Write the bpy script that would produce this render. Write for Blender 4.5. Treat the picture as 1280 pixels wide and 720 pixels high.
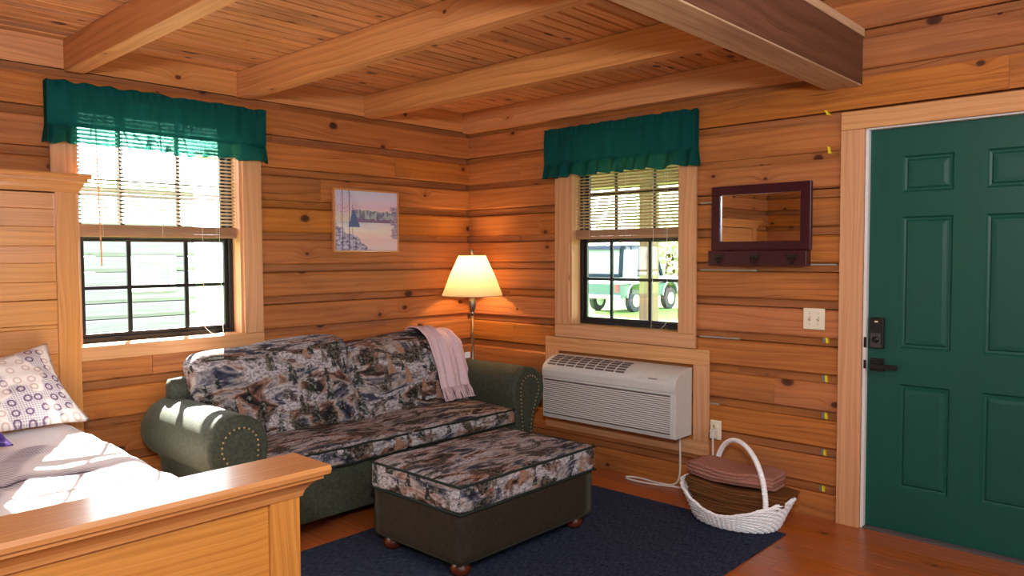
import bpy, bmesh, math, random
from mathutils import Vector, Matrix, noise
from mathutils.bvhtree import BVHTree
random.seed(7)
for o in list(bpy.data.objects): bpy.data.objects.remove(o)
SC = bpy.context.scene
COL = SC.collection
PI = math.pi
# ------------------------------------------------------------------ camera, sky, lights, exposure
cd = bpy.data.cameras.new('camera'); cam = bpy.data.objects.new('camera', cd); COL.objects.link(cam)
yaw, pit, rol = math.radians(47.1019), math.radians(2.48573), math.radians(-0.23866)
F = Vector((math.sin(yaw)*math.cos(pit), math.cos(yaw)*math.cos(pit), -math.sin(pit)))
R = Vector((math.cos(yaw), -math.sin(yaw), 0)); U = R.cross(F)
R2 = R*math.cos(rol)+U*math.sin(rol); U2 = U*math.cos(rol)-R*math.sin(rol)
M = Matrix((R2, U2, -F)).transposed().to_4x4(); M.translation = Vector((-4.0403, -4.1997, 1.4088))
cam.matrix_world = M
cd.sensor_width = 36; cd.lens = 948.026/1280*36; cd.clip_start = .05
SC.camera = cam
SC.view_settings.view_transform = 'Standard'; SC.view_settings.look = 'None'
SC.view_settings.gamma = 1; SC.view_settings.use_curve_mapping = False
SC.view_settings.exposure = -0.1

w = bpy.data.worlds.new('sky'); SC.world = w; w.use_nodes = True
bg = w.node_tree.nodes['Background']; bg.inputs[0].default_value = (.86, .93, 1, 1); bg.inputs[1].default_value = 12.0

def lamp(name, kind, loc, energy, color, target=None, **kw):
    l = bpy.data.lights.new(name, kind); l.energy = energy; l.color = color
    for k, v in kw.items(): setattr(l, k, v)
    o = bpy.data.objects.new(name, l); COL.objects.link(o); o.location = loc
    if target is not None:
        o.rotation_euler = (Vector(target)-Vector(loc)).to_track_quat('-Z', 'Y').to_euler()
    return o
SUN = Vector((-.5, -1, -.88))
lamp('sun', 'SUN', (8, 16, 16), 95, (1, .95, .88), Vector((8, 16, 16))+SUN, angle=math.radians(.6))
lamp('camera_flash', 'AREA', (-4.1, -4.3, 1.95), 80, (.96, .98, 1), (-1.4, -1.0, 3.4), shape='DISK', size=.22)
lamp('rear_fill_light', 'AREA', (-2.6, -6.7, 2.0), 60, (.95, .98, 1), (-1.6, 0, 1.4), shape='RECTANGLE', size=3.6, size_y=2.4)  # added soft area light, fills the room from behind the camera
lamp('bed_fill_light', 'AREA', (-3.4, -4.6, 3.3), 75, (.95, .98, 1), (-3.3, -1.4, .6), shape='RECTANGLE', size=2.4, size_y=1.6)  # added overhead fill that brightens the bed

# ------------------------------------------------------------------ node helper
class G:
    def __init__(s, name, rough=.6, spec=.3):
        s.m = bpy.data.materials.new(name); s.m.use_nodes = True; s.t = s.m.node_tree
        s.b = s.t.nodes['Principled BSDF']; s.out = s.t.nodes['Material Output']
        s.b.inputs['Roughness'].default_value = rough; s.b.inputs['Specular IOR Level'].default_value = spec
    def n(s, typ, ins=None, **props):
        x = s.t.nodes.new(typ)
        for k, v in props.items(): setattr(x, k, v)
        for k, v in (ins or {}).items():
            s.set(x.inputs[k], v)
        return x
    def set(s, sock, v):
        if isinstance(v, bpy.types.NodeSocket): s.t.links.new(v, sock)
        elif isinstance(v, (tuple, list)) and len(v) == 3 and sock.type == 'RGBA': sock.default_value = (*v, 1)
        else: sock.default_value = v
    def m_(s, op, a, b=0.0, c=0.0, clamp=False):
        x = s.n('ShaderNodeMath', {0: a, 1: b, 2: c}, operation=op); x.use_clamp = clamp; return x.outputs[0]
    def add(s, a, b): return s.m_('ADD', a, b)
    def sub(s, a, b): return s.m_('SUBTRACT', a, b)
    def mul(s, a, b): return s.m_('MULTIPLY', a, b)
    def step(s, x, lo, hi):
        r = s.n('ShaderNodeMapRange', {0: x, 1: lo, 2: hi, 3: 0.0, 4: 1.0}, interpolation_type='SMOOTHSTEP'); return r.outputs[0]
    def xyz(s, x=0.0, y=0.0, z=0.0): return s.n('ShaderNodeCombineXYZ', {0: x, 1: y, 2: z}).outputs[0]
    def sep(s, v): return s.n('ShaderNodeSeparateXYZ', {0: v}).outputs
    def noise(s, vec, scale=1.0, detail=3.0, rough=.5, dist=0.0, col=False):
        x = s.n('ShaderNodeTexNoise', {'Vector': vec, 'Scale': scale, 'Detail': detail, 'Roughness': rough, 'Distortion': dist})
        return x.outputs[1] if col else x.outputs[0]
    def mix(s, f, a, b, mode='MIX'):
        x = s.n('ShaderNodeMix', data_type='RGBA', blend_type=mode)
        s.set(x.inputs[0], f); s.set(x.inputs[6], a); s.set(x.inputs[7], b); return x.outputs[2]
    def ramp(s, f, stops, interp='LINEAR'):
        x = s.n('ShaderNodeValToRGB', {0: f}); cr = x.color_ramp; cr.interpolation = interp
        while len(cr.elements) > 1: cr.elements.remove(cr.elements[-1])
        cr.elements[0].position = stops[0][0]; cr.elements[0].color = (*stops[0][1], 1)
        for p, c in stops[1:]:
            e = cr.elements.new(p); e.color = (*c, 1)
        return x.outputs[0]
    def obj(s): return s.n('ShaderNodeTexCoord').outputs['Object']
    def uv(s): return s.n('ShaderNodeUVMap', uv_map='UVMap').outputs[0]
    def attr(s, name): return s.n('ShaderNodeAttribute', attribute_name=name).outputs['Fac']
    def base(s, c): s.set(s.b.inputs['Base Color'], c); return s
    def bump(s, h, strength=.3, dist=.01):
        x = s.n('ShaderNodeBump', {'Height': h, 'Strength': strength, 'Distance': dist}); s.t.links.new(x.outputs[0], s.b.inputs['Normal']); return s

def srgb(r, g, b):
    f = lambda c: (c/255/12.92) if c/255 <= .04045 else ((c/255+.055)/1.055)**2.4
    return (f(r), f(g), f(b))
def plain(name, col, rough=.5, spec=.3, metal=0.0, grain=.08, gs=40):
    g = G(name, rough, spec); n = g.noise(g.obj(), gs, 3)
    c = g.mix(g.mul(n, 1.0), tuple(x*(1-grain) for x in col), tuple(min(1, x*(1+grain)) for x in col))
    g.base(c); g.b.inputs['Metallic'].default_value = metal
    return g.m

def wood(name, light, dark, knot, rough=.5, spec=.3, knots=.5, ring=48, var=.25, dirt=.35, figure=.06, streak=1.0, coat=0.0, ksize=1.0, ringc=.24):
    g = G(name, rough, spec)
    u, v, _ = g.sep(g.uv()); rnd = g.attr('rnd')
    # knots: one candidate per cell, some of them switched on
    vo = g.n('ShaderNodeTexVoronoi', {'Vector': g.xyz(g.mul(u, 2.3), g.mul(v, 3.3), 0.0), 'Scale': 1.0, 'Randomness': 1.0}, voronoi_dimensions='2D')
    d = vo.outputs['Distance']; cr, cg, cb = g.n('ShaderNodeSeparateColor', {0: vo.outputs['Color']}).outputs[:3]
    on = g.m_('GREATER_THAN', cr, 1-knots)
    dn = g.add(d, g.mul(g.sub(g.noise(g.xyz(g.mul(u, 30), g.mul(v, 40), rnd), 1, 2), .5), .018))
    rk = g.mul(g.add(.022, g.mul(g.mul(cg, cg), .05)), ksize)
    km = g.mul(g.m_('SUBTRACT', 1.0, g.step(g.m_('DIVIDE', dn, rk), .75, 1.15)), on)
    core = g.mul(g.m_('SUBTRACT', 1.0, g.step(g.m_('DIVIDE', dn, rk), .2, .95)), on)
    swirl = g.mul(g.m_('POWER', 2.718, g.mul(g.mul(d, d), -70)), on)
    warp = g.sub(g.noise(g.xyz(g.mul(u, .9), g.mul(v, 5), g.mul(rnd, 9)), 1, 2), .5)
    v2 = g.add(v, g.add(g.mul(warp, figure*2), g.mul(swirl, .035)))
    lines = g.noise(g.xyz(g.mul(u, 1.2), g.mul(v2, ring*2.2), g.mul(rnd, 5)), 1, 4, .6)
    rings = g.m_('SINE', g.add(g.mul(v2, ring*3.2), g.mul(lines, 5)))
    rings = g.m_('POWER', g.add(.5, g.mul(rings, .5)), 2.2)
    f = g.add(g.mul(rings, ringc), g.mul(g.step(lines, .35, .75), .5*streak))
    c = g.mix(g.m_('MULTIPLY', f, 1.0, clamp=True), light, dark)
    slow = g.noise(g.xyz(g.mul(u, 1.1), g.mul(v, 7), g.mul(rnd, 11)), 1, 5, .6)
    c = g.mix(g.mul(g.step(slow, .5, .82), dirt), c, tuple(x*.42 for x in dark))
    pat = g.noise(g.xyz(g.mul(u, .8), g.mul(v, 3.0), g.add(g.mul(rnd, 7), 3.0)), 1, 3)
    c = g.mix(g.mul(g.step(pat, .5, .7), dirt*.7), c, g.mix(.55, dark, srgb(120, 98, 80)))
    crack = g.noise(g.xyz(g.mul(u, 2.0), g.mul(v2, 120), g.mul(rnd, 13)), 1, 2); c = g.mix(g.mul(g.step(crack, .66, .72), dirt), c, tuple(x*.35 for x in dark))
    c = g.mix(g.mul(swirl, .45), c, dark)
    c = g.mix(g.mul(km, .85), c, knot); c = g.mix(g.mul(core, .5), c, tuple(x*.45 for x in knot))
    hv = g.n('ShaderNodeHueSaturation', {'Hue': g.add(.4998, g.mul(g.m_('FRACT', rnd), .005)), 'Saturation': g.add(.94, g.mul(g.m_('FRACT', rnd), .08)), 'Value': g.add(1-var*.55, g.mul(g.noise(g.xyz(g.mul(rnd, 91.7), 0.0, 0.0), 1, 0), var)), 'Color': c})
    strip = g.m_('GREATER_THAN', rnd, 1.5); caulk = g.m_('GREATER_THAN', rnd, 2.9)
    cc = g.mix(g.mul(strip, .4), hv.outputs[0], g.mix(.5, hv.outputs[0], srgb(84, 56, 38), 'MULTIPLY'))
    cc = g.mix(caulk, cc, srgb(164, 152, 136))
    g.base(cc); g.bump(g.add(lines, g.mul(km, .6)), .12, .004)
    if coat: g.b.inputs['Coat Weight'].default_value = coat; g.b.inputs['Coat Roughness'].default_value = .18
    return g.m

# ------------------------------------------------------------------ mesh helper
class MB:
    def __init__(s): s.v = []; s.f = []; s.uv = []; s.rnd = []; s.sm = []
    def quadset(s, verts, faces, uvs=None, rnd=None, smooth=False):
        b = len(s.v); s.v += [Vector(v) for v in verts]; r = random.random() if rnd is None else rnd
        s.rnd += [r]*len(verts)
        for i, f in enumerate(faces):
            s.f.append([b+k for k in f]); s.sm.append(smooth)
            s.uv.append(uvs[i] if uvs else [(0, 0)]*len(f))
        return s
    def box(s, lo, hi, axis=0, rnd=None, off=None):
        lo = Vector(lo); hi = Vector(hi)
        for i in range(3):
            if lo[i] > hi[i]: lo[i], hi[i] = hi[i], lo[i]
        P = [Vector((hi[0] if i & 1 else lo[0], hi[1] if i & 2 else lo[1], hi[2] if i & 4 else lo[2])) for i in range(8)]
        fs = [(0, 2, 3, 1), (4, 5, 7, 6), (0, 1, 5, 4), (2, 6, 7, 3), (0, 4, 6, 2), (1, 3, 7, 5)]
        return s.hull(P, fs, axis, rnd, off)
    def hull(s, P, fs, axis=0, rnd=None, off=None, smooth=False):
        ou, ov = off or (random.uniform(0, 60), random.uniform(0, 60)); o1, o2 = [a for a in range(3) if a != axis]
        uvs = []
        for f in fs:
            n = (P[f[1]]-P[f[0]]).cross(P[f[2]]-P[f[1]]); na = max(range(3), key=lambda i: abs(n[i]))
            if na == axis: uvs.append([(ou+.08*P[k][o1], ov+P[k][o2]) for k in f])
            elif na == o1: uvs.append([(ou+P[k][axis], ov+P[k][o2]) for k in f])
            else: uvs.append([(ou+P[k][axis], ov+.37+P[k][o1]) for k in f])
        return s.quadset(P, fs, uvs, rnd, smooth)
    def prism(s, prof, fn, a0, a1, axis=0, smooth=False, rnd=None, caps=True, n=1, off=None):
        """prof: closed list of 2D points; fn(a, p, q) -> world; swept from a0 to a1 in n steps."""
        k = len(prof); P = []; fs = []
        for j in range(n+1):
            a = a0+(a1-a0)*j/n
            P += [Vector(fn(a, *p)) for p in prof]
        for j in range(n):
            for i in range(k):
                fs.append((j*k+i, j*k+(i+1) % k, (j+1)*k+(i+1) % k, (j+1)*k+i))
        nb = len(fs)
        if caps: fs += [tuple(range(k))[::-1], tuple(n*k+i for i in range(k))]
        s.hull(P, fs, axis, rnd, off, smooth)
        if caps and smooth: s.sm[-1] = s.sm[-2] = False
        return s
    def tube(s, pts, r, seg=8, closed=False, smooth=True, caps=True, flat=1.0):
        pts = [Vector(p) for p in pts]; n = len(pts); rs = r if isinstance(r, (list, tuple)) else [r]*n
        P = []; fs = []; up = None
        for i in range(n):
            a = pts[(i-1) % n] if (closed or i) else pts[0]; b = pts[(i+1) % n] if (closed or i < n-1) else pts[-1]
            t = (b-a).normalized()
            if up is None: up = Vector((0, 0, 1)) if abs(t.z) < .9 else Vector((1, 0, 0))
            x = t.cross(up).normalized(); y = x.cross(t).normalized(); up = y
            P += [pts[i]+(x*math.cos(2*PI*j/seg)+y*math.sin(2*PI*j/seg)*flat)*rs[i] for j in range(seg)]
        m = n if closed else n-1
        for i in range(m):
            for j in range(seg):
                fs.append((i*seg+j, i*seg+(j+1) % seg, ((i+1) % n)*seg+(j+1) % seg, ((i+1) % n)*seg+j))
        if caps and not closed: fs += [tuple(range(seg))[::-1], tuple((n-1)*seg+j for j in range(seg))]
        return s.quadset(P, fs, None, None, smooth)
    def lathe(s, prof, c, seg=32, smooth=True, rfn=None):
        c = Vector(c); P = []; fs = []; n = len(prof)
        for i in range(seg):
            a = 2*PI*i/seg; k = rfn(i) if rfn else 1
            P += [c+Vector((r*k*math.cos(a), r*k*math.sin(a), z)) for r, z in prof]
        for i in range(seg):
            for j in range(n-1):
                fs.append((i*n+j, ((i+1) % seg)*n+j, ((i+1) % seg)*n+j+1, i*n+j+1))
        return s.quadset(P, fs, None, None, smooth)
    def grid(s, fn, nu, nv, smooth=True, rnd=None):
        P = [Vector(fn(i/nu, j/nv)) for j in range(nv+1) for i in range(nu+1)]
        fs = []; uvs = []
        for j in range(nv):
            for i in range(nu):
                q = [(i, j), (i+1, j), (i+1, j+1), (i, j+1)]
                fs.append([b*(nu+1)+a for a, b in q]); uvs.append([(a/nu, b/nv) for a, b in q])
        return s.quadset(P, fs, uvs, rnd, smooth)
    def ball(s, c, r, seg=12, rings=8, sc=(1, 1, 1)):
        c = Vector(c)
        prof = [(max(1e-4, math.sin(PI*i/rings))*r, -math.cos(PI*i/rings)*r) for i in range(rings+1)]
        b = len(s.v); s.lathe(prof, (0, 0, 0), seg)
        for i in range(b, len(s.v)):
            p = s.v[i]; s.v[i] = c+Vector((p.x*sc[0], p.y*sc[1], p.z*sc[2]))
        return s
    def cushion(s, lo, hi, rad, crown=(0, 0, 0), n=14, fn=None):
        lo = Vector(lo); hi = Vector(hi); c = (lo+hi)/2; h = (hi-lo)/2; pts = {}; fs = []
        def idx(i, j, k):
            key = (i, j, k)
            if key not in pts: pts[key] = len(pts)
            return pts[key]
        for ax in range(3):
            for sd in (0, n):
                for a in range(n):
                    for b in range(n):
                        q = []
                        for da, db in ((0, 0), (1, 0), (1, 1), (0, 1)):
                            t = [0, 0, 0]; t[ax] = sd; t[(ax+1) % 3] = a+da; t[(ax+2) % 3] = b+db; q.append(idx(*t))
                        fs.append(q if sd else q[::-1])
        P = []
        for (i, j, k) in pts:
            e = Vector([math.sin((2*x/n-1)*PI/2) if False else (2*x/n-1) for x in (i, j, k)])
            e = Vector([math.copysign(abs(x)**.8, x) for x in e])
            p = Vector((e[0]*h[0], e[1]*h[1], e[2]*h[2]))
            inner = Vector([max(-(h[a]-rad), min(h[a]-rad, p[a])) for a in range(3)])
            d = p-inner
            if d.length > 1e-9:
                # smooth spherical edge
                q = inner+d.normalized()*min(rad, max(abs(d[0]), abs(d[1]), abs(d[2])))
            else: q = p
            for a in range(3):
                o = [b for b in range(3) if b != a]
                q[a] += math.copysign(1, e[a])*crown[a]*max(0, 1-e[o[0]]**2)*max(0, 1-e[o[1]]**2)*abs(e[a])
            q = c+q
            P.append(fn(q, e) if fn else q)
        return s.quadset(P, fs, None, None, True)
    def build(s, name, mat, parent=None, origin=None, kind=None, bevel=0, seg=2, recalc=True, solid=0, sub=0, split=False):
        me = bpy.data.meshes.new(name); org = Vector(origin) if origin else Vector((0, 0, 0))
        if parent is not None: org = parent.matrix_world.translation.copy() if parent.parent is None else world_loc(parent)
        me.from_pydata([v-org for v in s.v], [], s.f)
        ul = me.uv_layers.new(name='UVMap'); li = 0
        for uvs in s.uv:
            for q in uvs: ul.data[li].uv = q; li += 1
        at = me.attributes.new('rnd', 'FLOAT', 'POINT'); at.data.foreach_set('value', s.rnd)
        me.polygons.foreach_set('use_smooth', s.sm)
        if recalc:
            bm = bmesh.new(); bm.from_mesh(me); bmesh.ops.recalc_face_normals(bm, faces=bm.faces); bm.to_mesh(me); bm.free()
        me.materials.append(mat); me.update()
        o = bpy.data.objects.new(name, me); COL.objects.link(o)
        if parent is not None: o.parent = parent; o.location = (0, 0, 0)
        else: o.location = org
        WL[o.name] = org.copy()
        if solid:
            x = o.modifiers.new('s', 'SOLIDIFY'); x.thickness = solid; x.offset = 0
        if bevel:
            x = o.modifiers.new('b', 'BEVEL'); x.width = bevel; x.segments = seg; x.limit_method = 'ANGLE'; x.angle_limit = .6; x.harden_normals = False
        if sub:
            x = o.modifiers.new('u', 'SUBSURF'); x.levels = sub; x.render_levels = sub
        if kind: o['kind'] = kind
        return o
WL = {}
def world_loc(o): return WL[o.name]
def thing(name, label, cat, loc=(0, 0, 0), group=None):
    o = bpy.data.objects.new(name, None); COL.objects.link(o); o.location = loc; o.empty_display_size = .05
    WL[o.name] = Vector(loc); o['label'] = label; o['category'] = cat
    if group: o['group'] = group
    o.matrix_world = Matrix.Translation(Vector(loc))
    return o
def tag(o, label, cat, group=None, kind=None):
    o['label'] = label; o['category'] = cat
    if group: o['group'] = group
    if kind: o['kind'] = kind
    return o
def empty_structure(name):
    o = bpy.data.objects.new(name, None); COL.objects.link(o); o['kind'] = 'structure'; o.matrix_world = Matrix.Identity(4); WL[o.name] = Vector((0, 0, 0)); return o

# ------------------------------------------------------------------ materials
M_log = wood('log_wall', srgb(193, 117, 57), srgb(138, 70, 26), srgb(72, 34, 20), .55, .25, .6, 46, .5, .6, ksize=1.25)
M_ceil = wood('ceiling_board', srgb(224, 154, 98), srgb(150, 80, 40), srgb(70, 32, 18), .5, .3, .6, 60, .42, .85, streak=1.0, ksize=1.8)
M_joist = wood('joist_wood', srgb(212, 144, 88), srgb(166, 98, 50), srgb(90, 46, 26), .55, .25, .35, 40, .15, .2)
M_beamface = wood('beam_face_stain', srgb(112, 70, 48), srgb(78, 46, 32), srgb(50, 30, 22), .7, .15, .1, 24, .1, .5)
M_beam = wood('rough_beam', srgb(208, 172, 136), srgb(160, 120, 88), srgb(66, 40, 28), .75, .15, .2, 30, .2, .55)
M_trim = wood('casing_pine', srgb(218, 160, 110), srgb(186, 124, 78), srgb(110, 56, 30), .5, .3, .3, 50, .12, .1, ringc=.35)
M_oak = wood('oak', srgb(212, 142, 72), srgb(172, 102, 44), srgb(130, 74, 32), .32, .45, .08, 70, .15, .2, coat=.6)
M_floor = wood('floor_pine', srgb(184, 92, 28), srgb(116, 48, 14), srgb(48, 20, 10), .34, .45, .4, 46, .3, .3, coat=.25)
M_cabin = wood('grey_log', srgb(132, 134, 138), srgb(100, 102, 106), srgb(84, 84, 86), .8, .1, .1, 30, .2, .2)
M_porch = wood('porch_wood', srgb(150, 130, 108), srgb(112, 92, 72), srgb(80, 50, 30), .7, .2, .2, 30, .2, .2)
M_black = plain('window_black', srgb(26, 24, 24), .4, .4)
M_lock = plain('lock_black', srgb(22, 21, 22), .35, .4)
M_lockgrey = plain('lock_grey', srgb(62, 60, 62), .4, .4)
M_white = plain('white_paint', srgb(228, 228, 226), .5)
M_wicker = plain('white_wicker', srgb(248, 248, 250), .55, .3, 0, .05, 90)
M_plate = plain('switch_ivory', srgb(232, 222, 196), .35, .4)
M_slot = plain('switch_slots', srgb(176, 166, 144), .5)  # darker ivory for slots and screw heads
M_ac = plain('ac_beige', srgb(200, 198, 192), .45, .3)
M_acdark = plain('ac_dark', srgb(92, 84, 84), .6)
M_aclogo = plain('ac_logo', srgb(90, 84, 78), .5)
M_cord = plain('cord_white', srgb(214, 206, 196), .5)
M_mirror_wood = plain('mahogany', srgb(60, 18, 26), .3, .4, 0, .15, 12)
M_hook = plain('hook_bronze', srgb(50, 42, 36), .4, .4, .6)
M_pewter = plain('pewter', srgb(150, 140, 126), .3, .5, .9, .2, 30)
M_green_door = G('door_green', .42, .35)
_g = M_green_door; _n = _g.noise(_g.n('ShaderNodeMapping', {'Vector': _g.obj(), 'Scale': (60, 60, 6)}).outputs[0], 1, 3)
_g.base(_g.mix(_n, srgb(16, 74, 64), srgb(20, 82, 70))); _g.bump(_n, .05, .002); M_green_door = _g.m
M_pink = plain('throw_pink', srgb(216, 188, 194), .95, .05, 0, .12, 60)
M_brown = G('blanket_brown', .95, .05); _g = M_brown
_o = _g.sep(_g.obj()); _n = _g.noise(_g.xyz(_g.mul(_o[0], 8), _g.mul(_o[1], 8), _g.mul(_o[2], 130)), 1, 3)
_g.base(_g.mix(_n, srgb(84, 52, 28), srgb(126, 82, 50))); _g.bump(_n, .6, .01); M_brown = _g.m
M_rose = G('blanket_rose', .95, .05); _g = M_rose
_n = _g.noise(_g.obj(), 160, 2)
_g.base(_g.mix(_n, srgb(122, 76, 64), srgb(186, 134, 118))); _g.bump(_n, .7, .006); M_rose = _g.m
M_yellow = plain('yellow_foam', srgb(226, 206, 40), .8)
M_grey_foam = plain('grey_foam', srgb(120, 118, 110), .8)
M_footwood = plain('bun_foot', srgb(84, 36, 20), .25, .5, 0, .2, 15)  # dark red-brown wood of the bun feet
M_rail_tan = plain('blind_tan', srgb(172, 128, 94), .5, .3, 0, .1, 20)
M_slat = plain('blind_slat', srgb(196, 164, 130), .45, .3, 0, .08, 20)
M_string = plain('blind_cord', srgb(230, 226, 216), .7)
M_wand = plain('blind_wand', srgb(206, 150, 90), .4)
M_tag = plain('white_tag', srgb(235, 235, 238), .6)
M_brass = plain('brass_nail', srgb(190, 160, 110), .3, .5, .9)
M_piping = plain('welt', srgb(38, 46, 42), .8, .1)

def glass_mat():
    g = G('window_glass'); tr = g.n('ShaderNodeBsdfTransparent', {0: (.97, .98, .98, 1)}); gl = g.n('ShaderNodeBsdfGlossy', {0: (1, 1, 1, 1), 'Roughness': .02})
    ge = g.n('ShaderNodeNewGeometry').outputs; cs = g.m_('ABSOLUTE', g.n('ShaderNodeVectorMath', {0: ge['Normal'], 1: ge['Incoming']}, operation='DOT_PRODUCT').outputs['Value'])
    fr = g.add(.035, g.mul(.9, g.m_('POWER', g.sub(1.0, cs), 5))); mx = g.n('ShaderNodeMixShader', {0: fr, 1: tr.outputs[0], 2: gl.outputs[0]})
    g.t.links.new(mx.outputs[0], g.out.inputs[0]); return g.m
M_glass = glass_mat()
def mirror_mat():
    g = G('mirror_glass'); gl = g.n('ShaderNodeBsdfGlossy', {0: (.86, .86, .86, 1), 'Roughness': .01}); g.t.links.new(gl.outputs[0], g.out.inputs[0]); return g.m
M_mirror = mirror_mat()
def sheer_mat():
    g = G('valance_sheer', .8, .1); o = g.sep(g.obj())
    weave = g.noise(g.xyz(g.mul(g.add(o[0], o[1]), 500), 0.0, g.mul(o[2], 60)), 1, 2)
    sx = g.add(o[0], o[1])
    dens = g.step(g.noise(g.xyz(g.mul(sx, 34), 0.0, g.mul(o[2], 2.5)), 1, 2), .54, .66)
    seam = g.sub(1.0, g.step(g.m_('ABSOLUTE', g.sub(o[2], .092)), .004, .012)); head = g.step(o[2], .235, .25)
    dens = g.m_('MAXIMUM', g.mul(dens, .8), g.m_('MAXIMUM', seam, g.mul(head, .8)))
    col = g.mix(weave, srgb(14, 82, 80), srgb(28, 114, 110))
    g.base(g.mix(g.mul(dens, .4), col, srgb(8, 56, 54))); tl = g.n('ShaderNodeBsdfTranslucent', {0: g.mix(weave, srgb(40, 130, 116), srgb(66, 160, 144))})
    tp = g.n('ShaderNodeBsdfTransparent', {0: (.45, .78, .68, 1)})
    m1 = g.n('ShaderNodeMixShader', {0: .38, 1: g.b.outputs[0], 2: tl.outputs[0]})
    m2 = g.n('ShaderNodeMixShader', {0: g.mul(g.mul(g.add(.22, g.mul(weave, .22)), g.sub(1.0, g.mul(dens, .85))), g.sub(1.0, g.mul(g.step(o[2], .088, .096), .6))), 1: m1.outputs[0], 2: tp.outputs[0]})
    g.t.links.new(m2.outputs[0], g.out.inputs[0]); return g.m
M_sheer = sheer_mat()
def velvet(name, a, b):
    g = G(name, .7, .2); o = g.obj(); n1 = g.step(g.noise(o, 60, 4, .7), .3, .7); n2 = g.noise(g.n('ShaderNodeMapping', {'Vector': o, 'Scale': (240, 240, 40)}).outputs[0], 1, 2)
    g.base(g.mix(g.add(g.mul(n1, .5), g.mul(n2, .5)), a, b)); g.bump(n2, .25, .003)
    g.b.inputs['Sheen Weight'].default_value = .12; g.b.inputs['Sheen Roughness'].default_value = .4; g.b.inputs['Sheen Tint'].default_value = (.6, .68, .5, 1)
    return g.m
M_velvet = velvet('green_velvet', srgb(36, 41, 36), srgb(76, 80, 64))
M_otto = velvet('brown_velvet', srgb(30, 25, 18), srgb(58, 48, 35))
def tapestry():
    g = G('landscape_tapestry', .85, .1); x, y, z = g.sep(g.obj()); nx, ny, nz = g.sep(g.n('ShaderNodeNewGeometry').outputs['True Normal'])
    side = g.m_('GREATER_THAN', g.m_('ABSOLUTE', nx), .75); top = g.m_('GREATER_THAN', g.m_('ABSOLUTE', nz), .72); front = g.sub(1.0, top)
    x = g.mul(g.add(g.mul(x, g.sub(1.0, side)), g.mul(g.add(y, 3.3), side)), .72)
    v = g.mul(g.add(z, g.mul(g.mul(y, 1.5), top)), .72)
    fine = g.noise(g.xyz(x, g.mul(v, 1.3), 2.0), 75, 4, .65); mid = g.noise(g.xyz(x, g.mul(v, 1.8), 5.0), 26, 5, .65)
    P = g.xyz(g.mul(x, 1.0), g.mul(v, 2.1), 0.0)
    n1 = g.noise(P, 3.9, 7, .62, 1.2)
    c = g.ramp(n1, [(.0, srgb(16, 18, 28)), (.36, srgb(28, 31, 46)), (.42, srgb(66, 68, 84)), (.46, srgb(128, 122, 126)), (.5, srgb(170, 160, 154)), (.54, srgb(146, 112, 96)), (.58, srgb(96, 66, 54)), (.62, srgb(46, 40, 38)), (.7, srgb(26, 27, 26))])
    c = g.mix(g.mul(g.step(mid, .48, .6), .45), c, srgb(34, 33, 40))
    n2 = g.noise(g.xyz(g.mul(x, 1.0), g.mul(v, 2.4), 4.3), 4.6, 7, .68, .8)
    c = g.mix(g.mul(g.step(n2, .52, .57), .9), c, g.mix(g.step(fine, .4, .62), srgb(192, 188, 190), srgb(128, 122, 130)))
    n3 = g.noise(g.xyz(g.mul(x, 1.0), g.mul(v, 1.5), 9.1), 5.5, 7, .66, .6)
    c = g.mix(g.mul(g.step(n3, .54, .58), .95), c, g.mix(g.step(fine, .46, .58), srgb(26, 28, 26), srgb(104, 92, 80)))
    jag = g.sub(g.noise(g.xyz(x, v, 0.0), 110, 3), .5)
    def trees(c, sx, sy, seed, thr, cols):
        a = g.add(g.m_('DIVIDE', x, sx), seed*1.37); b = g.add(g.m_('DIVIDE', v, sy), g.add(seed, g.mul(g.m_('FLOOR', a), .37)))
        fa = g.m_('FRACT', a); fb = g.m_('FRACT', b)
        wn = g.n('ShaderNodeTexWhiteNoise', {'Vector': g.xyz(g.m_('FLOOR', a), g.m_('FLOOR', b), seed)}, noise_dimensions='3D')
        r, q, t = g.n('ShaderNodeSeparateColor', {0: wn.outputs['Color']}).outputs[:3]
        lx = g.m_('ABSOLUTE', g.sub(fa, g.add(.38, g.mul(q, .24))))
        h = g.add(.6, g.mul(t, .4)); half = g.mul(g.sub(1.0, g.m_('DIVIDE', fb, h)), .3)
        half = g.add(half, g.mul(g.sub(g.m_('FRACT', g.mul(fb, 9)), .5), -.09)); half = g.add(half, g.mul(jag, .22))
        mask = g.mul(g.m_('LESS_THAN', lx, half), g.m_('GREATER_THAN', fb, .06)); mask = g.mul(g.mul(mask, g.m_('GREATER_THAN', r, thr)), g.mul(front, .92))
        tc = g.mix(g.m_('GREATER_THAN', q, .62), cols[0], cols[1])
        tc = g.mix(g.mul(g.step(g.noise(g.xyz(x, v, seed), 70, 3), .5, .6), .6), tc, srgb(150, 150, 140))
        return g.mix(mask, c, tc)
    c = g.mix(g.mul(g.step(fine, .52, .68), .35), c, srgb(24, 24, 28))
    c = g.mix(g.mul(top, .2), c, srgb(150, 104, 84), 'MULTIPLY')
    c = trees(c, .08, .125, 1.0, .55, (srgb(38, 46, 44), srgb(150, 108, 84)))
    c = trees(c, .05, .085, 7.0, .6, (srgb(24, 30, 32), srgb(92, 80, 66)))
    g.base(c); g.bump(g.noise(g.obj(), 400, 2), .15, .002); return g.m
M_tap = tapestry()
def rug_mat():
    g = G('navy_rug', .95, .05); x, y, z = g.sep(g.obj()); n = g.noise(g.xyz(g.mul(x, 30), g.mul(y, 220), 0.0), 1, 3)
    g.base(g.mix(g.step(n, .3, .7), srgb(26, 30, 44), srgb(60, 68, 88))); g.bump(n, .5, .004); return g.m
M_rug = rug_mat()
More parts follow.
